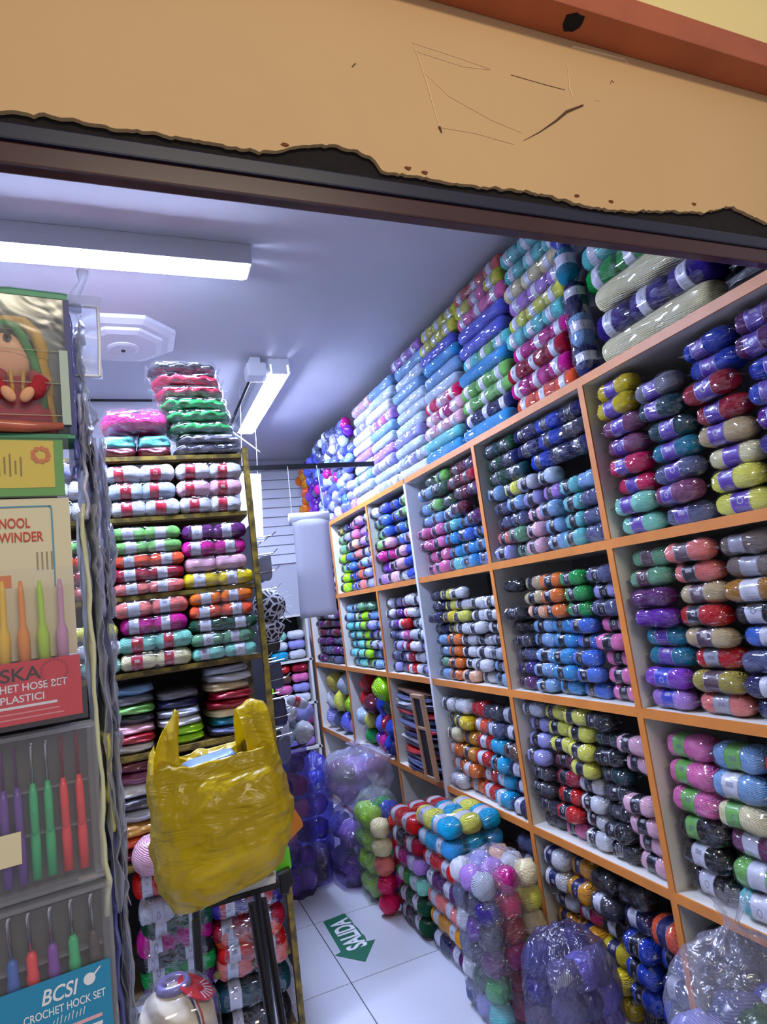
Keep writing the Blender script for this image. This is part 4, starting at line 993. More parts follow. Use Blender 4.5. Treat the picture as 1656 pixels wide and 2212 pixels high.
HK = {'y': (242, 196, 44), 'o': (240, 146, 62), 'l': (176, 220, 54), 'p': (206, 150, 186), 'v': (112, 74, 160), 'g': (62, 186, 120), 'r': (240, 70, 72), 'b': (60, 104, 190), 'm': (130, 70, 170), 'n': (84, 66, 60)}
hmat = pm('hook_plastic', None, .4, objcol=True, coat=.2)
def hook(par, ts, tz, s0, z0, s1, z1, key, w0, w1, n):
    o = MB().tube([((s0-ts)*DK, n*DK, (z0-tz)*DK), ((s0+(s1-s0)*.12-ts)*DK, n*DK, (z0+(z1-z0)*.12-tz)*DK), ((s0+(s1-s0)*.5-ts)*DK, n*DK, (z0+(z1-z0)*.5-tz)*DK), ((s0+(s1-s0)*.62-ts)*DK, n*DK, (z0+(z1-z0)*.62-tz)*DK), ((s1-ts)*DK, n*DK, (z1-tz)*DK)],
                  [w0*.5*DK, w0*DK, w0*DK, w1*DK, w1*.95*DK], 12).build('hook_handle', hmat, par, smooth=True); o.color = lin(HK[key]); return o
def shaft(par, ts, tz, s0, z0, s1, z1, r, mat, n, hookend=True):
    pts = [((s0-ts)*DK, n*DK, (z0-tz)*DK), ((s1-ts)*DK, n*DK, (z1-.003-tz)*DK)]
    if hookend: pts += [((s1-ts+.0007)*DK, (n-.001)*DK, (z1-tz)*DK), ((s1-ts-.0006)*DK, (n-.0016)*DK, (z1-.001-tz)*DK)]
    return MB().tube(pts, [r*DK, r*DK, r*DK, r*.6*DK][:len(pts)], 8).build('hook_shaft', mat, par, smooth=True)
# first set: plastic hooks over the red card
tS, tZ = -.09, 1.523
t = dthing('plastic_hook_set', tS, tZ, 'pack of pastel plastic crochet hooks with red card', 'hook set', -.008)
for (s0, z0, s1, z1, k_) in ((-.0586, 1.577, -.0586, 1.637, 'y'), (-.0446, 1.577, -.0458, 1.636, 'o'), (-.0306, 1.577, -.0322, 1.635, 'l'), (-.0174, 1.577, -.0172, 1.635, 'p'), (-.0735, 1.577, -.0735, 1.637, 'v')):
    o = hook(t, tS, tZ, s1, z1, s0, z0-.012, k_, .0024, .0046, 0)
dprism('card', flatmat('red_card', (214, 38, 52), .45, .2), t, tS, tZ, rect(-.18, -.0055, 1.5235, 1.571), -.0065, -.0055)
text('SKA', t, tS, tZ, -.0625, 1.5565, .028, -.0068, mblk, .0105, bold=.014)
text('HET HOSE BET', t, tS, tZ, -.063, 1.5485, .047, -.0068, mwht, .0058, bold=.014)
text('PLASTICI', t, tS, tZ, -.063, 1.540, .030, -.0068, mwht, .0056, bold=.014)
dprism('print_bar', mwht, t, tS, tZ, rect(-.066, -.0235, 1.5355, 1.5375), -.0068, -.0066)
for k in range(2): dprism('print_bar', flatmat('pale_red_print', (236, 150, 150), .5), t, tS, tZ, rect(-.066, -.022+.003*k, 1.5312-.004*k, 1.5322-.004*k), -.0068, -.0066)
for k in range(20):
    an = 2*math.pi*k/20
    blotch('dot_print', flatmat('dark_red_print', (168, 20, 40), .5) if k == 0 else bpy.data.materials['dark_red_print'], (-.0245-tS+.0095*math.cos(an))*DK, (1.5605-tZ+.0095*math.sin(an))*DK, .0009*DK, -.0066*DK, 6, 1, k, t)
dprism('pouch', M['film_flat'], t, tS, tZ, rect(-.18, -.002, 1.52, 1.645), -.012, -.0115)

# second set: purple, green and red hooks in a clear tray
tray = pm('grey_tray', (92, 88, 84), .35, var=(.25, 14, .3), coat=.4)
clear = film_mat('clear_tray', haze=.26, scale=5, strength=.25, rough=.08)
def traybox(label, ts, tz, s1, z0, z1):
    t = dthing('hook_set', ts, tz, label, 'hook set')
    dprism('tray_back', tray, t, ts, tz, rect(-.18, s1, z0, z1), .012, .016)
    for a in (rect(-.18, s1, z1-.004, z1), rect(-.18, s1, z0, z0+.004), rect(s1-.007, s1, z0+.004, z1-.004)): dprism('tray_rim', clear, t, ts, tz, a, -.006, .012, .002)
    dprism('tray_front', M['film_flat'], t, ts, tz, rect(-.18, s1-.007, z0+.004, z1-.004), -.0065, -.006)
    for z in (.35, .62): dprism('tray_ridge', clear, t, ts, tz, rect(-.18, s1-.008, z0+(z1-z0)*z, z0+(z1-z0)*z+.0015), .004, .012)
    return t
tS, tZ = -.09, 1.392
t = traybox('clear tray of purple green and red handled hooks', tS, tZ, .004, 1.392, 1.514)
mpur = flatmat('purple_metal', (96, 50, 110), .3); mdred = flatmat('dark_red_metal', (140, 30, 48), .3)
for (s0, zt, zm, zb, s1, k_, ms) in ((-.0645, 1.503, 1.474, 1.402, -.0625, 'v', mpur), (-.0555, 1.5035, 1.474, 1.402, -.0525, 'v', mpur), (-.044, 1.506, 1.4745, 1.403, -.043, 'g', M['chrome']), (-.0336, 1.506, 1.4745, 1.403, -.0325, 'g', M['chrome']),
                                     (-.0226, 1.507, 1.474, 1.403, -.0211, 'r', mdred), (-.011, 1.507, 1.474, 1.4015, -.0096, 'r', mdred)):
    sm_ = s0+(s1-s0)*.3
    shaft(t, tS, tZ, sm_, zm-.002, s0, zt, .0011, ms, .002)
    hook(t, tS, tZ, sm_, zm, s1, zb, k_, .0032, .0038, .002)
    blob('thumb_rest', hmat, (sm_+(s1-sm_)*.42)-tS, -.0016, (zm+(zb-zm)*.42)-tZ, .0026, .001, .009, t).color = tuple(c_*.8 for c_ in lin(HK[k_])[:3])+(1,)
dprism('paper_slip', flatmat('cream_slip', (226, 214, 176), .6), t, tS, tZ, rect(-.10, -.0528, 1.4196, 1.443), -.0075, -.007)

# third set: aluminium hooks over the blue card
tS, tZ = -.09, 1.27
t = traybox('clear tray of silver hooks with blue card', tS, tZ, .008, 1.262, 1.388)
for (s0, zt, s1, zm, zb, k_) in ((-.0645, 1.3816, -.0625, 1.352, 1.325, 'b'), (-.0514, 1.3811, -.0498, 1.353, 1.325, 'r'), (-.0367, 1.3805, -.0355, 1.354, 1.325, 'm'), (-.0221, 1.3815, -.0212, 1.355, 1.325, 'g'), (-.0078, 1.3807, -.0068, 1.354, 1.325, 'n')):
    shaft(t, tS, tZ, s1, zm-.003, s0, zt, .0016, M['chrome'], .001)
    hook(t, tS, tZ, s1, zm, s1+.001, zb, k_, .0038, .0046, .001)
dprism('card', flatmat('blue_card_face', (38, 142, 188), .45, .2), t, tS, tZ, rect(-.18, .0035, 1.264, 1.333), -.0085, -.0075)
text('BCSI', t, tS, tZ, -.045, 1.3168, .025, -.0088, mwht, .0105, shear=.25, bold=.016)
text('CROCHET HOCK SET', t, tS, tZ, -.0565, 1.308, .0555, -.0088, mwht, .0056, bold=.012)
for k in range(9): dprism('script_print', mwht, t, tS, tZ, [(-.038+.0026*k, 1.3005), (-.0374+.0026*k, 1.3005), (-.0362+.0026*k, 1.304+.001*(k % 3)), (-.0368+.0026*k, 1.304+.001*(k % 3))], -.0088, -.0086)
for k in range(3): dprism('print_bar', mwht if k else flatmat('pink_print', (236, 180, 190), .5), t, tS, tZ, rect(-.038, -.004, 1.2945-.0055*k, 1.297-.0055*k), -.0088, -.0086)
dprism('tick_print', mwht, t, tS, tZ, [(-.0115, 1.3238), (-.0105, 1.3225), (-.003, 1.3295), (-.0040, 1.3300), (-.0104, 1.3245)], -.0088, -.0086)
MB().lathe([(.0042*DK, 0), (.0042*DK, .0003)], 20).build('badge_print', mwht, t, loc=((-.0115-tS)*DK, -.0086*DK, (1.3235-tZ)*DK), rot=(math.pi/2, 0, 0))
MB().lathe([(.0088*DK, 0), (.0088*DK, .0003)], 24).build('badge_print', flatmat('red_badge', (206, 60, 66), .5), t, loc=((-.0665-tS)*DK, -.0086*DK, (1.3045-tZ)*DK), rot=(math.pi/2, 0, 0))
MB().lathe([(.0076*DK, .0004), (.0076*DK, .0006)], 24).build('badge_ring', flatmat('pale_badge_ring', (232, 150, 150), .5), t, loc=((-.0665-tS)*DK, -.0086*DK, (1.3045-tZ)*DK), rot=(math.pi/2, 0, 0))

# sleeves of further packs hanging behind, seen edge on
sleeve = film_mat('sleeve_film', tint=(226, 228, 240), haze=.34, scale=40, strength=.8, rough=.15, dist=.01, base=.10)
specs = [(.008, 1.745, 1.885, .04, (96, 104, 190)), (.014, 1.69, 1.81, .05, (214, 214, 240)), (.024, 1.60, 1.77, .06, (176, 182, 236)), (.020, 1.50, 1.665, .055, (156, 162, 216)), (.010, 1.36, 1.70, .03, (220, 222, 180)), (.019, 1.35, 1.56, .065, (196, 198, 218)),
         (.017, 1.24, 1.42, .05, (84, 92, 170)), (.0175, 1.42, 1.50, .04, (228, 220, 110)), (.014, 1.21, 1.38, .06, (220, 222, 230))]
words = ['navy', 'lavender', 'pale violet', 'grey-blue', 'olive white', 'silver', 'dark blue', 'yellow', 'clear']
for k, (s, z0, z1, n, col) in enumerate(specs):
    t = dthing('hanging_sleeve', s, z0, '%s plastic sleeve hanging edge-on at the display side, %s from top' % (words[k], NTH[k]), 'sleeve', n)
    tag(t, group='plastic sleeves hanging at the display side')
    hh = (z1-z0)*DK; ny_, nz2 = 9, 26
    for part, (mat_, off, amp_) in (('insert', (M['flat'], -.004, .0035)), ('film', (sleeve, .0035, .006)), ('film', (sleeve, .007, .008))):
        v, f = [], []
        for i in range(nz2):
            for j in range(ny_):
                y = -.04+.10*j/(ny_-1); z = hh*i/(nz2-1)
                w_ = noise.noise(Vector((z*55+k*7+off*900, y*30, k)))*amp_ + noise.noise(Vector((z*18, y*60+off*500, k+9)))*amp_
                v.append((off+w_-.0*j, y+.008*noise.noise(Vector((z*40, k, j*.3))), z))
        for i in range(nz2-1):
            for j in range(ny_-1): f.append([i*ny_+j, i*ny_+j+1, (i+1)*ny_+j+1, (i+1)*ny_+j])
        o = ob(part, mesh(part, v, f, mat_), t, color=lin(col))
        sd_ = o.modifiers.new('t', 'SOLIDIFY'); sd_.thickness = .0008 if part == 'film' else .004; sd_.offset = -1

# ------------------------------------------------------------------ middle distance
tag(box('hanging_rail', M['black'], .58, 1.49, 3.56, 3.575, 2.437, 2.468), 'black flat rail spanning the aisle below the ceiling', 'rail')
# white paper strip on a roll
t = thing('paper_roll', (1.02, 3.54, 2.13), (0, .0, 0), 'white paper strip hanging from a roll below the rail', 'paper roll')
m = MB(); m.tube([(-.118, 0, 0), (.118, 0, 0)], .036, 20).build('roll', M['paper'], t, smooth=True)
v, f = [], []
for i in range(14):
    for j in range(5):
        u = j/4*2-1; q = i/13
        v.append((u*(.112-.004*math.sin(q*3))+.0*q-.012*q*q, -.036+.014*math.sin(q*2.6)+.01*u*u, -.01-.57*q))
for i in range(13):
    for j in range(4): f.append([i*5+j, i*5+j+1, (i+1)*5+j+1, (i+1)*5+j])
o = ob('strip', mesh('strip', v, f, M['paper']), t); s = o.modifiers.new('t', 'SOLIDIFY'); s.thickness = .0015
for x in (-.1, .1): MB().tube([(x, 0, .03), (x*.9, .02, .325)], .0025, 5).build('cord', M['paper'], t)
# white boards hanging beside the rack
t = thing('white_board', (.77, 3.9, 2.50), (0, .06, .1), 'tall white board hanging beside the slat panel', 'board')
MB().box(-.07, .07, -.006, .006, -.40, 0).build('panel', M['plasticw'], t, bevel=.003)
MB().box(-.07, .07, -.009, .009, -.425, -.40).build('lower_rail', M['plasticw'], t, bevel=.003)
for x in (-.05, .05): MB().tube([(x, 0, -.005), (x*.9, 0, ZC-2.50)], .002, 5).build('cord', M['paper'], t)
# peg panel behind the rack: chrome hooks with hanging packets
t = thing('peg_panel', (.585, 3.12, 0), (0, 0, 0), 'dark peg panel with chrome hooks behind the rack post', 'peg panel')
MB().box(0, .02, 0, .55, 0, 2.05).build('panel', M['dark'], t)
k = 0
for zi in range(12):
    for yi in range(3):
        z = 1.0+zi*.09; y = .06+yi*.2
        MB().tube([(.02, y, z), (.12, y, z+.006), (.145, y, z+.026)], .0028, 6).build('peg_hook', M['chrome'], t)
pc = ['SL', 'CH', 'W', 'NV', 'CH', 'GY', 'SL', 'IN', 'LV', 'BK']
for zi in range(0, 12, 2):
    for yi in range(3):
        z = 1.0+zi*.09; y = 3.12+.06+yi*.2; ck = pc[k % 10]
        o = ob('hanging_packet', FLATP[k % 3], None, (.66, y+.012, z-.066), (0, R.uniform(-.1, .1), 0), (.07, .022, .125), pcol(ck))
        tag(o, '%s packet hanging on the peg panel, %s tier, %s from rack' % (PAL[ck][1], ORD[zi//2], NTH[yi]), 'packet', 'packets hanging on the peg panel'); k += 1
# black and white pompom
pomp = NT('black_white_spots'); tc = pomp.n('ShaderNodeTexCoord'); vo = pomp.n('ShaderNodeTexVoronoi', i_Vector=tc.outputs['Object'], i_Scale=4.5, feature='DISTANCE_TO_EDGE')
c_ = pomp.ramp(vo.outputs[0], [(.09, (.8, .8, .85)), (.13, (.01, .01, .012))]); b_ = pomp.n('ShaderNodeBsdfPrincipled', i_Base_Color=c_, i_Roughness=.6); pomp.l(b_.outputs[0], pomp.out.inputs[0])
t = thing('spotted_pompom', (.64, 3.10, 1.64), (0, 0, 0), 'black and white spotted pompom hanging at the rack end', 'pompom')
ob('pompom', surf('pompom', cosspace(16), lambda q: .5*(max(0, 1-(2*q)**2))**.5, 20, 4, .25, pomp.m), t, (0, 0, 0), (0, .4, 0), (.165, .15, .15))
ob('pompom', surf('pompom', cosspace(16), lambda q: .5*(max(0, 1-(2*q)**2))**.5, 20, 9, .25, pomp.m), t, (.0, .02, -.11), (0, 1.2, 0), (.14, .14, .12))
for k in range(7): MB().tube([(0.02, 0, .02), (.07+.01*(k % 3), -.01, .05-.02*k), (.10+.012*(k % 2), -.01, .06-.026*k)], .0018, 4).build('fringe', M['plasticw'], t)

# far shelf across the end of the aisle
t = thing('end_shelf', (1.12, 5.45, 0), (0, 0, 0), 'low shelf of coloured yarn across the far end of the aisle', 'shelves')
for z in (.45, .82, 1.19, 1.58): MB().box(-.32, .34, 0, .30, z-.02, z).build('shelf_board', M['lam'], t)
for x in (-.32, .32): MB().box(x-.01, x+.01, 0, .30, 0, 1.56).build('side_panel', M['lam'], t)
MB().box(-.31, .31, .29, .30, 0, 1.58).build('back_panel', M['dark'], t)
es = ['RB RB GN BK', 'CB YL LM DG', 'BU TN RD W', 'PP MG PU LI']
for xi, (lo, mid, hi) in enumerate((('CB CB RB', 'RB CB YL LM', 'GN DG TL'), ('RB SK RB', 'GN LM GN BK', 'BK DG RB'), ('LV MG MG', 'W PK BR RD', 'TQ W MT'), ('LI PK MG', 'W LV PK CR', 'W LV W'))):
    for (z0, tk) in ((.45, lo), (.82, mid), (1.19, hi)):
        for k, ck in enumerate(tk.split()):
            pack((.80+.17+.155*xi-.09, 5.52, z0+.002+k*.085), .15, .11, .083, ck, None, '%s yarn pack, %s up, %s stack of the %s end shelf' % (PAL[ck][1], ORD[k], NTH[xi], {.45: 'lowest', .82: 'middle', 1.19: 'upper'}[z0]), 'packs on the end shelf', rot=(0, 0, 0), wrap=False, far=True, name='yarn_skein', cat='yarn skein')

# wire bin with white balls and a white hat
t = thing('wire_bin', (.81, 3.85, 0), (0, 0, 0), 'dark violet mesh bin under white yarn balls in the aisle', 'bin')
v, f = [], []
for i_ in range(22):
    for k_ in range(40):
        a_ = 2*math.pi*k_/40; z_ = .82*i_/21; c_, s_ = sqc(a_, 2.5)
        q_ = (.085+.03*math.sin(min(1, z_/.3)*1.57))*(1+.22*noise.noise(Vector((c_*2.2, s_*2.2, z_*7)))+.06*noise.noise(Vector((c_*7, s_*7, z_*22))))
        v.append((q_*c_, q_*s_, z_))
for i_ in range(21):
    for k_ in range(40): f.append([i_*40+k_, i_*40+(k_+1) % 40, (i_+1)*40+(k_+1) % 40, (i_+1)*40+k_])
f.append(list(range(40))[::-1])
ob('mesh_wall', mesh('mesh_wall', v, f, film_mat('violet_mesh', tint=(130, 118, 200), haze=.24, scale=30, strength=.6, rough=.25, tcol=(214, 208, 242))), t)
MB().tube([(.127*math.cos(a*.2618), .127*math.sin(a*.2618), .825) for a in range(25)], .006, 6).build('rim', M['black'], t)
for i, (x, y, z, d, ck, w_) in enumerate(((.77, 3.68, .90, .12, 'IC', 'ice white'), (.88, 3.67, .91, .12, 'W', 'white'), (.82, 3.80, .92, .14, 'LG', 'pale grey'), (.80, 3.72, 1.03, .14, 'W', 'white upper'), (.92, 3.78, 1.0, .12, 'LV', 'lavender'), (.74, 3.80, 1.0, .10, 'CB', 'blue'))):
    o = ob('yarn_ball', BALL[i % 3], None, (x, y, z), (R.uniform(0, 2), R.uniform(0, 2), 0), (d, d, d), pcol(ck)); tag(o, '%s yarn ball heaped in the dark mesh bin' % w_, 'yarn ball', 'balls in the mesh bin')
for j in range(6):
    for q, (dx, dy) in enumerate(((-.045, -.04), (.045, -.03), (0, .05))):
        ck = ['VI', 'SL', 'PE', 'MG', 'IN', 'LI', 'GN', 'PU', 'PK'][(j*4+q*5) % 9]
        o = ob('yarn_ball', BALL[q], None, (.81+dx, 3.85+dy, .07+.13*j), (R.uniform(0, 3), 0, 0), (.1, .1, .12), pcol(ck)); tag(o, '%s yarn ball, %s layer, %s inside the mesh bin' % (PAL[ck][1], ORD[j], NTH[q]), 'yarn ball', 'balls in the mesh bin')
t = thing('knitted_hat', (.715, 3.55, .905), (0, .1, 0), 'small white pleated hat hanging at the edge of the mesh bin', 'hat')
v, f = [], []
for i, (r, z) in enumerate(((.048, 0), (.05, .03), (.05, .07), (.046, .1), (.032, .118), (.008, .124))):
    for k in range(32):
        a = 2*math.pi*k/32; q = r*(1+.06*math.cos(a*12)); v.append((q*math.cos(a), q*math.sin(a), z))
for i in range(5):
    for k in range(32): f.append([i*32+k, i*32+(k+1) % 32, (i+1)*32+(k+1) % 32, (i+1)*32+k])
f.append([160+k for k in range(32)])
o = ob('hat_body', mesh('hat_body', v, f, M['paper']), t); s = o.modifiers.new('t', 'SOLIDIFY'); s.thickness = .003
MB().tube([(0, -.04, .02), (.004, -.042, -.06), (0, -.04, -.09)], .002, 5).build('strap', M['paper'], t)
o = pack((.84, 3.62, 1.06), .13, .06, .06, 'W', 'rd', 'white skein with magenta band lying on the mesh bin balls', 'balls in the mesh bin', rot=(0, .5, .2)); 

# ------------------------------------------------------------------ bags on the floor
def sack(name, loc, rx, ry, H, mat, label, seed, knot=True, p=2.8, lean=(0, 0), amp=.16, cat='bag', rz=0):
    t = thing(name, loc, (0, 0, rz), label, cat)
    prof = [(0.01, 0), (.80, .002), (.93, .03), (1.0, .14), (1.02, .35), (1.0, .6), (.95, .78), (.80, .90), (.55, .965), (.25, 1.0), (.10, 1.03)]
    if knot: prof += [(.07, 1.06), (.14, 1.10), (.24, 1.14)]
    v, f = [], []; seg = 48
    for i, (r, z) in enumerate(prof):
        for k in range(seg):
            a = 2*math.pi*k/seg; c, s = sqc(a, p)
            d = 1+amp*noise.noise(Vector((c*1.6+seed, s*1.6, z*3+seed)))*min(1, z*8)+.05*noise.noise(Vector((c*5+seed, s*5, z*8)))
            if z > .9: d *= 1+.16*math.cos(a*9+seed)
            v.append((rx*r*c*d+lean[0]*z, ry*r*s*d+lean[1]*z, H*z*(1+.03*noise.noise(Vector((c*3, s*3, seed))))))
    n = len(prof)
    for i in range(n-1):
        for k in range(seg): f.append([i*seg+k, i*seg+(k+1) % seg, (i+1)*seg+(k+1) % seg, (i+1)*seg+k])
    f.append(list(range(seg))[::-1])
    ob('film', mesh('film', v, f, mat), t)
    return t
def fill(loc, rx, ry, H, cks, d, where, group, lv, n=(2, 2), ccol=None):
    """yarn balls packed inside a bag, layer by layer"""
    k = 0
    for j in range(lv):
        for a in range(n[0]):
            for b2 in range(n[1]):
                ck = cks[k % len(cks)]
                x = loc[0]+(-rx+d*.55 + (2*rx-d*1.1)*(a/(n[0]-1) if n[0] > 1 else .5))*.92
                y = loc[1]+(-ry+d*.55 + (2*ry-d*1.1)*(b2/(n[1]-1) if n[1] > 1 else .5))*.92
                z = loc[2]+d*.52+(H*.92-d*1.04)*(j/(lv-1) if lv > 1 else 0)
                o = ob('yarn_ball', BALL[k % 3], None, (x, y, z), (R.uniform(0, 3), R.uniform(0, 3), R.uniform(0, 3)), (d, d*.95, d), pcol(ck))
                tag(o, '%s yarn ball, %s layer, %s in the %s' % (PAL[ck][1], ORD[j], NTH[a*n[1]+b2], where), 'yarn ball', group)
                k += 1
GB = 'balls seen through the floor bags'
sack('plastic_bag', (1.20, 3.86, 0), .18, .20, .40, M['film_purple'], 'square purple-grey plastic bag of yarn standing on the floor', 1, False, 4.5)
fill((1.20, 3.86, 0), .17, .19, .38, 'VI LV PK LV LI PE LV VI'.split(), .15, 'square purple floor bag', GB, 2)
sack('plastic_bag', (1.27, 3.98, .40), .21, .19, .29, M['film_milk'], 'milky knotted plastic bag resting on the square purple bag', 5)
fill((1.27, 3.98, .40), .18, .16, .25, 'LI MV LV PP W LV TP MV LI'.split(), .13, 'milky knotted bag', GB, 2, (3, 2))
sack('plastic_bag', (.985, 4.16, 0), .12, .13, .66, M['film_blue'], 'tall blue plastic bag with pink yarn by the far cubbies', 9, False, 2.4, (.07, .03))
fill((1.01, 4.17, 0), .11, .12, .62, 'CB PE CB VI CB PK MG CB CR LI PE PU'.split(), .13, 'tall blue bag', GB, 4, (2, 1))
sack('plastic_bag', (.93, 3.95, 0), .10, .12, .2, M['film_purple'], 'slumped dark grey-violet bag on the floor beyond the arrow', 13, False)
fill((.93, 3.95, 0), .09, .11, .19, 'SL CH SL PL'.split(), .09, 'slumped violet bag', GB, 2, (2, 1))
sack('plastic_bag', (1.22, 3.54, 0), .135, .125, .55, M['film_bag'], 'tall clear bag of lime green yarn behind the pack stack', 17)
fill((1.22, 3.54, 0), .13, .12, .53, 'LM LM RB LN LM LM GN RB LM LN SL LM LM LM RB GN'.split(), .13, 'clear bag of green yarn', GB, 4, (2, 2))
# bag of upright columns, dark bag and knotted clear bag near the doorway
sack('plastic_bag', (1.25, 2.33, 0), .145, .15, .57, M['film_bag'], 'clear bag of pink and cream yarn columns standing on floor', 21, False, 4.0)
for i, (dx, dy, tk) in enumerate(((-.095, -.09, 'LG IN CH PL GN AQ'), (-.095, 0, 'LI CH PU CH DG LV'), (-.0, -.095, 'MG HP CR MG CR HP'), (-.0, .0, 'LI PU HP CR HP CR'), (.092, -.095, 'CM LE CM LE CM LE'), (.092, 0, 'W LN CM PO CM LE'), (-.09, .09, 'W SL W SL W SL'), (.0, .09, 'LV LI PU W LB W'), (.09, .09, 'PO W PP CM W LE'))):
    for k, ck in enumerate(reversed(tk.split())):
        o = ob('yarn_ball', BALL[k % 3], None, (1.25+dx, 2.33+dy, .05+.088*k), (0, 0, R.uniform(0, 3)), (.096, .092, .096), pcol(ck)); tag(o, '%s yarn ball, %s up in %s column of the clear column bag' % (PAL[ck][1], ORD[k], NTH[i]), 'yarn ball', GB)
sack('plastic_bag', (1.28, 1.95, 0), .145, .145, .42, M['film_purple'], 'dark grey-purple bag of yarn standing near the doorway', 25, False, 3.6)
fill((1.28, 1.95, 0), .135, .135, .41, 'GY SL LV CH GY SL GY TP PL SL LV SL GY IN SL GY LV PU'.split(), .115, 'dark purple bag', GB, 4, (3, 2))
sack('plastic_bag', (1.26, 1.27, 0), .19, .15, .66, M['film_bag'], 'big knotted clear bag nearest the doorway beneath black packs', 29, True, 2.4, (.06, 0))
fill((1.26, 1.27, 0), .16, .12, .56, 'DT LV DG SL NV LB DT DG CB LV SL AQ DT LV DG SL'.split(), .15, 'big knotted clear bag', GB, 4, (2, 2))
for (x, y, z, d, ck, lab) in ((1.16, 1.03, .50, .15, 'PK', 'soft pink yarn ball in front of the knotted clear bag'), (1.31, 1.03, .55, .15, 'LE', 'pale lime yarn ball beside the pink ball in front')):
    o = ob('yarn_ball', BALL[0], None, (x, y, z), (0, 0, 0), (d, d, d), pcol(ck)); tag(o, lab, 'yarn ball')
sack('plastic_bag', (1.23, 1.03, 0), .15, .09, .43, M['film_milk'], 'milky bag under the soft pink and lime balls', 33, False)

# ------------------------------------------------------------------ stack of flat multi-skein packs on the floor
def brick(name_w, x0, x1, y0, y1, z, H, cks, lk, label, group, nx=3, ny=2, rz=0):
    L = y1-y0; Wd = x1-x0
    t = thing('multi_pack', ((x0+x1)/2, (y0+y1)/2, z), (R.uniform(-.015, .015), R.uniform(-.015, .015), -math.pi/2+rz), label, 'yarn pack', group)
    for i in range(ny):
        for j in range(nx):
            q = R.randrange(4); ck = cks[(j+i) % len(cks)] if len(cks) > 1 else cks[0]
            s = ob('skein', SK[q], t, (-L/2+L/ny*(i+.5), -Wd/2+Wd/nx*(j+.5), H/2), (0, 0, 0), (L/ny*1.03, Wd/nx*1.06, H*.96), pcol(ck, .04))
            ob('label_band', LBL[q], s, color=lcol(lk))
    ob('wrapper', BRW, t, (0, 0, H/2), (0, 0, 0), (L*1.02, Wd*1.02, H*1.02))
v = []; bm = bmesh.new(); bmesh.ops.create_cube(bm, size=1); bmesh.ops.subdivide_edges(bm, edges=bm.edges, cuts=7, use_grid_fill=True)
for q in bm.verts:
    x, y, z = q.co*2; p = 6.0; n_ = (abs(x)**p+abs(y)**p+abs(z)**p)**(1/p)
    q.co = Vector((x, y, z))/n_*.5*(1+.05*noise.noise(Vector((x*2.5, y*2.5, z*2.5))))
BRW = bpy.data.meshes.new('wrapper'); bm.to_mesh(BRW); bm.free(); BRW.materials.append(M['film_tube'])
for p in BRW.polygons: p.use_smooth = True
GS = 'multi-skein packs stacked on the floor'
zz = .003
for k, (cks, lk, w_) in enumerate((( ['NV', 'PL'], 'wh', 'navy and plum'), (['GO'], 'wh', 'golden yellow'), (['SA'], 'wh', 'salmon pink'), (['PL'], 'wh', 'dark purple'), (['RD'], 'wh', 'red and white'), (['TQ', 'SK'], 'wh', 'turquoise'), (['LE', 'TQ'], 'wh', 'lemon and turquoise'))):
    H = .088
    brick('', 1.19, 1.48, 2.57+(.0 if k < 5 else .02), 2.90+(.0 if k < 5 else .02), zz, H, cks, lk, '%s multi-skein pack, %s up in the front floor stack' % (w_, ORD[k]), GS, rz=R.uniform(-.03, .03)); zz += H*.985
zz = .003
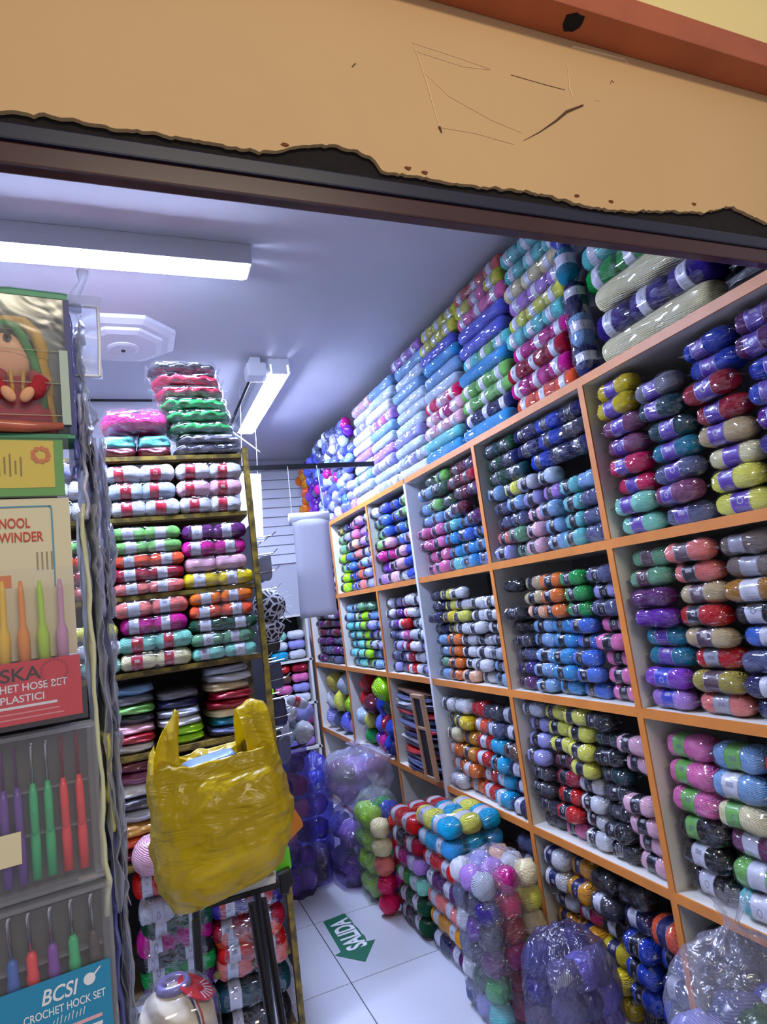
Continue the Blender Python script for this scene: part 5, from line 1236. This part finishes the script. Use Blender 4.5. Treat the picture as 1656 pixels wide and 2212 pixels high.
for k, (cks, lk, w_) in enumerate((( ['CH', 'DG'], 'wh', 'charcoal and green'), (['DG'], 'wh', 'dark green'), (['GN', 'MT'], 'wh', 'green and mint'), (['MG', 'LI'], 'wh', 'magenta and lilac'), (['CH', 'CR'], 'wh', 'charcoal'), (['RD'], 'wh', 'scarlet'))):
    H = .092
    brick('', 1.17, 1.47, 2.92, 3.22, zz, H, cks, lk, '%s multi-skein pack, %s up in the rear floor stack' % (w_, ORD[k]), GS, rz=R.uniform(-.03, .03)); zz += H*.985
# column of pale and pink balls at the end of the stack
for k, ck in enumerate('HP HP SA CM CM'.split()):
    o = ob('yarn_ball', BALL[k % 3], None, (1.14, 3.285, .055+.092*k), (0, 0, k), (.11, .10, .102), pcol(ck)); tag(o, '%s yarn ball, %s up in the short column behind floor stack' % (PAL[ck][1], ORD[k]), 'yarn ball', 'short column of balls behind the floor stack')
for k, ck in enumerate('CR MG CR RD RD'.split()):
    o = ob('yarn_ball', BALL[k % 3], None, (1.245, 3.29, .055+.092*k), (0, 0, k), (.10, .10, .102), pcol(ck)); tag(o, '%s yarn ball, %s up in the red column behind floor stack' % (PAL[ck][1], ORD[k]), 'yarn ball', 'red column of balls behind the floor stack')

# ------------------------------------------------------------------ exit arrow stuck on the floor
t = thing('floor_arrow', (0, 0, .0005), (0, 0, 0), 'green arrow sticker reading SALIDA on the floor tiles', 'floor sign')
gm = flatmat('green_sticker', (22, 104, 74), .45)
poly = [(.821, 3.435), (.845, 3.441), (.87, 3.440), (.90, 3.446), (.942, 3.450), (.944, 3.40), (.949, 3.36), (.945, 3.31), (.951, 3.26), (.949, 3.20), (.955, 3.17), (.945, 3.117), (.985, 3.110), (.880, 2.960), (.778, 3.095), (.811, 3.106)]
me = mesh('sticker', [(x, y, 0) for x, y in poly]+[(x, y, .0012) for x, y in poly], [list(range(len(poly)))[::-1], [len(poly)+i for i in range(len(poly))]]+[[i, (i+1) % len(poly), len(poly)+(i+1) % len(poly), len(poly)+i] for i in range(len(poly))], gm, False)
ob('sticker', me, t)
cu = bpy.data.curves.new('lettering', 'FONT'); cu.body = 'SALIDA'; cu.size = .12; cu.extrude = .0004; cu.offset = .0035; cu.materials.append(mwht)
o = ob('lettering', cu, t); bpy.context.view_layer.update()
k = .315/o.dimensions.x
o.scale = (k, .098/.0875, 1); o.location = (.936, 3.085, .0016); o.rotation_euler = (0, 0, math.radians(90))
lettering(o)
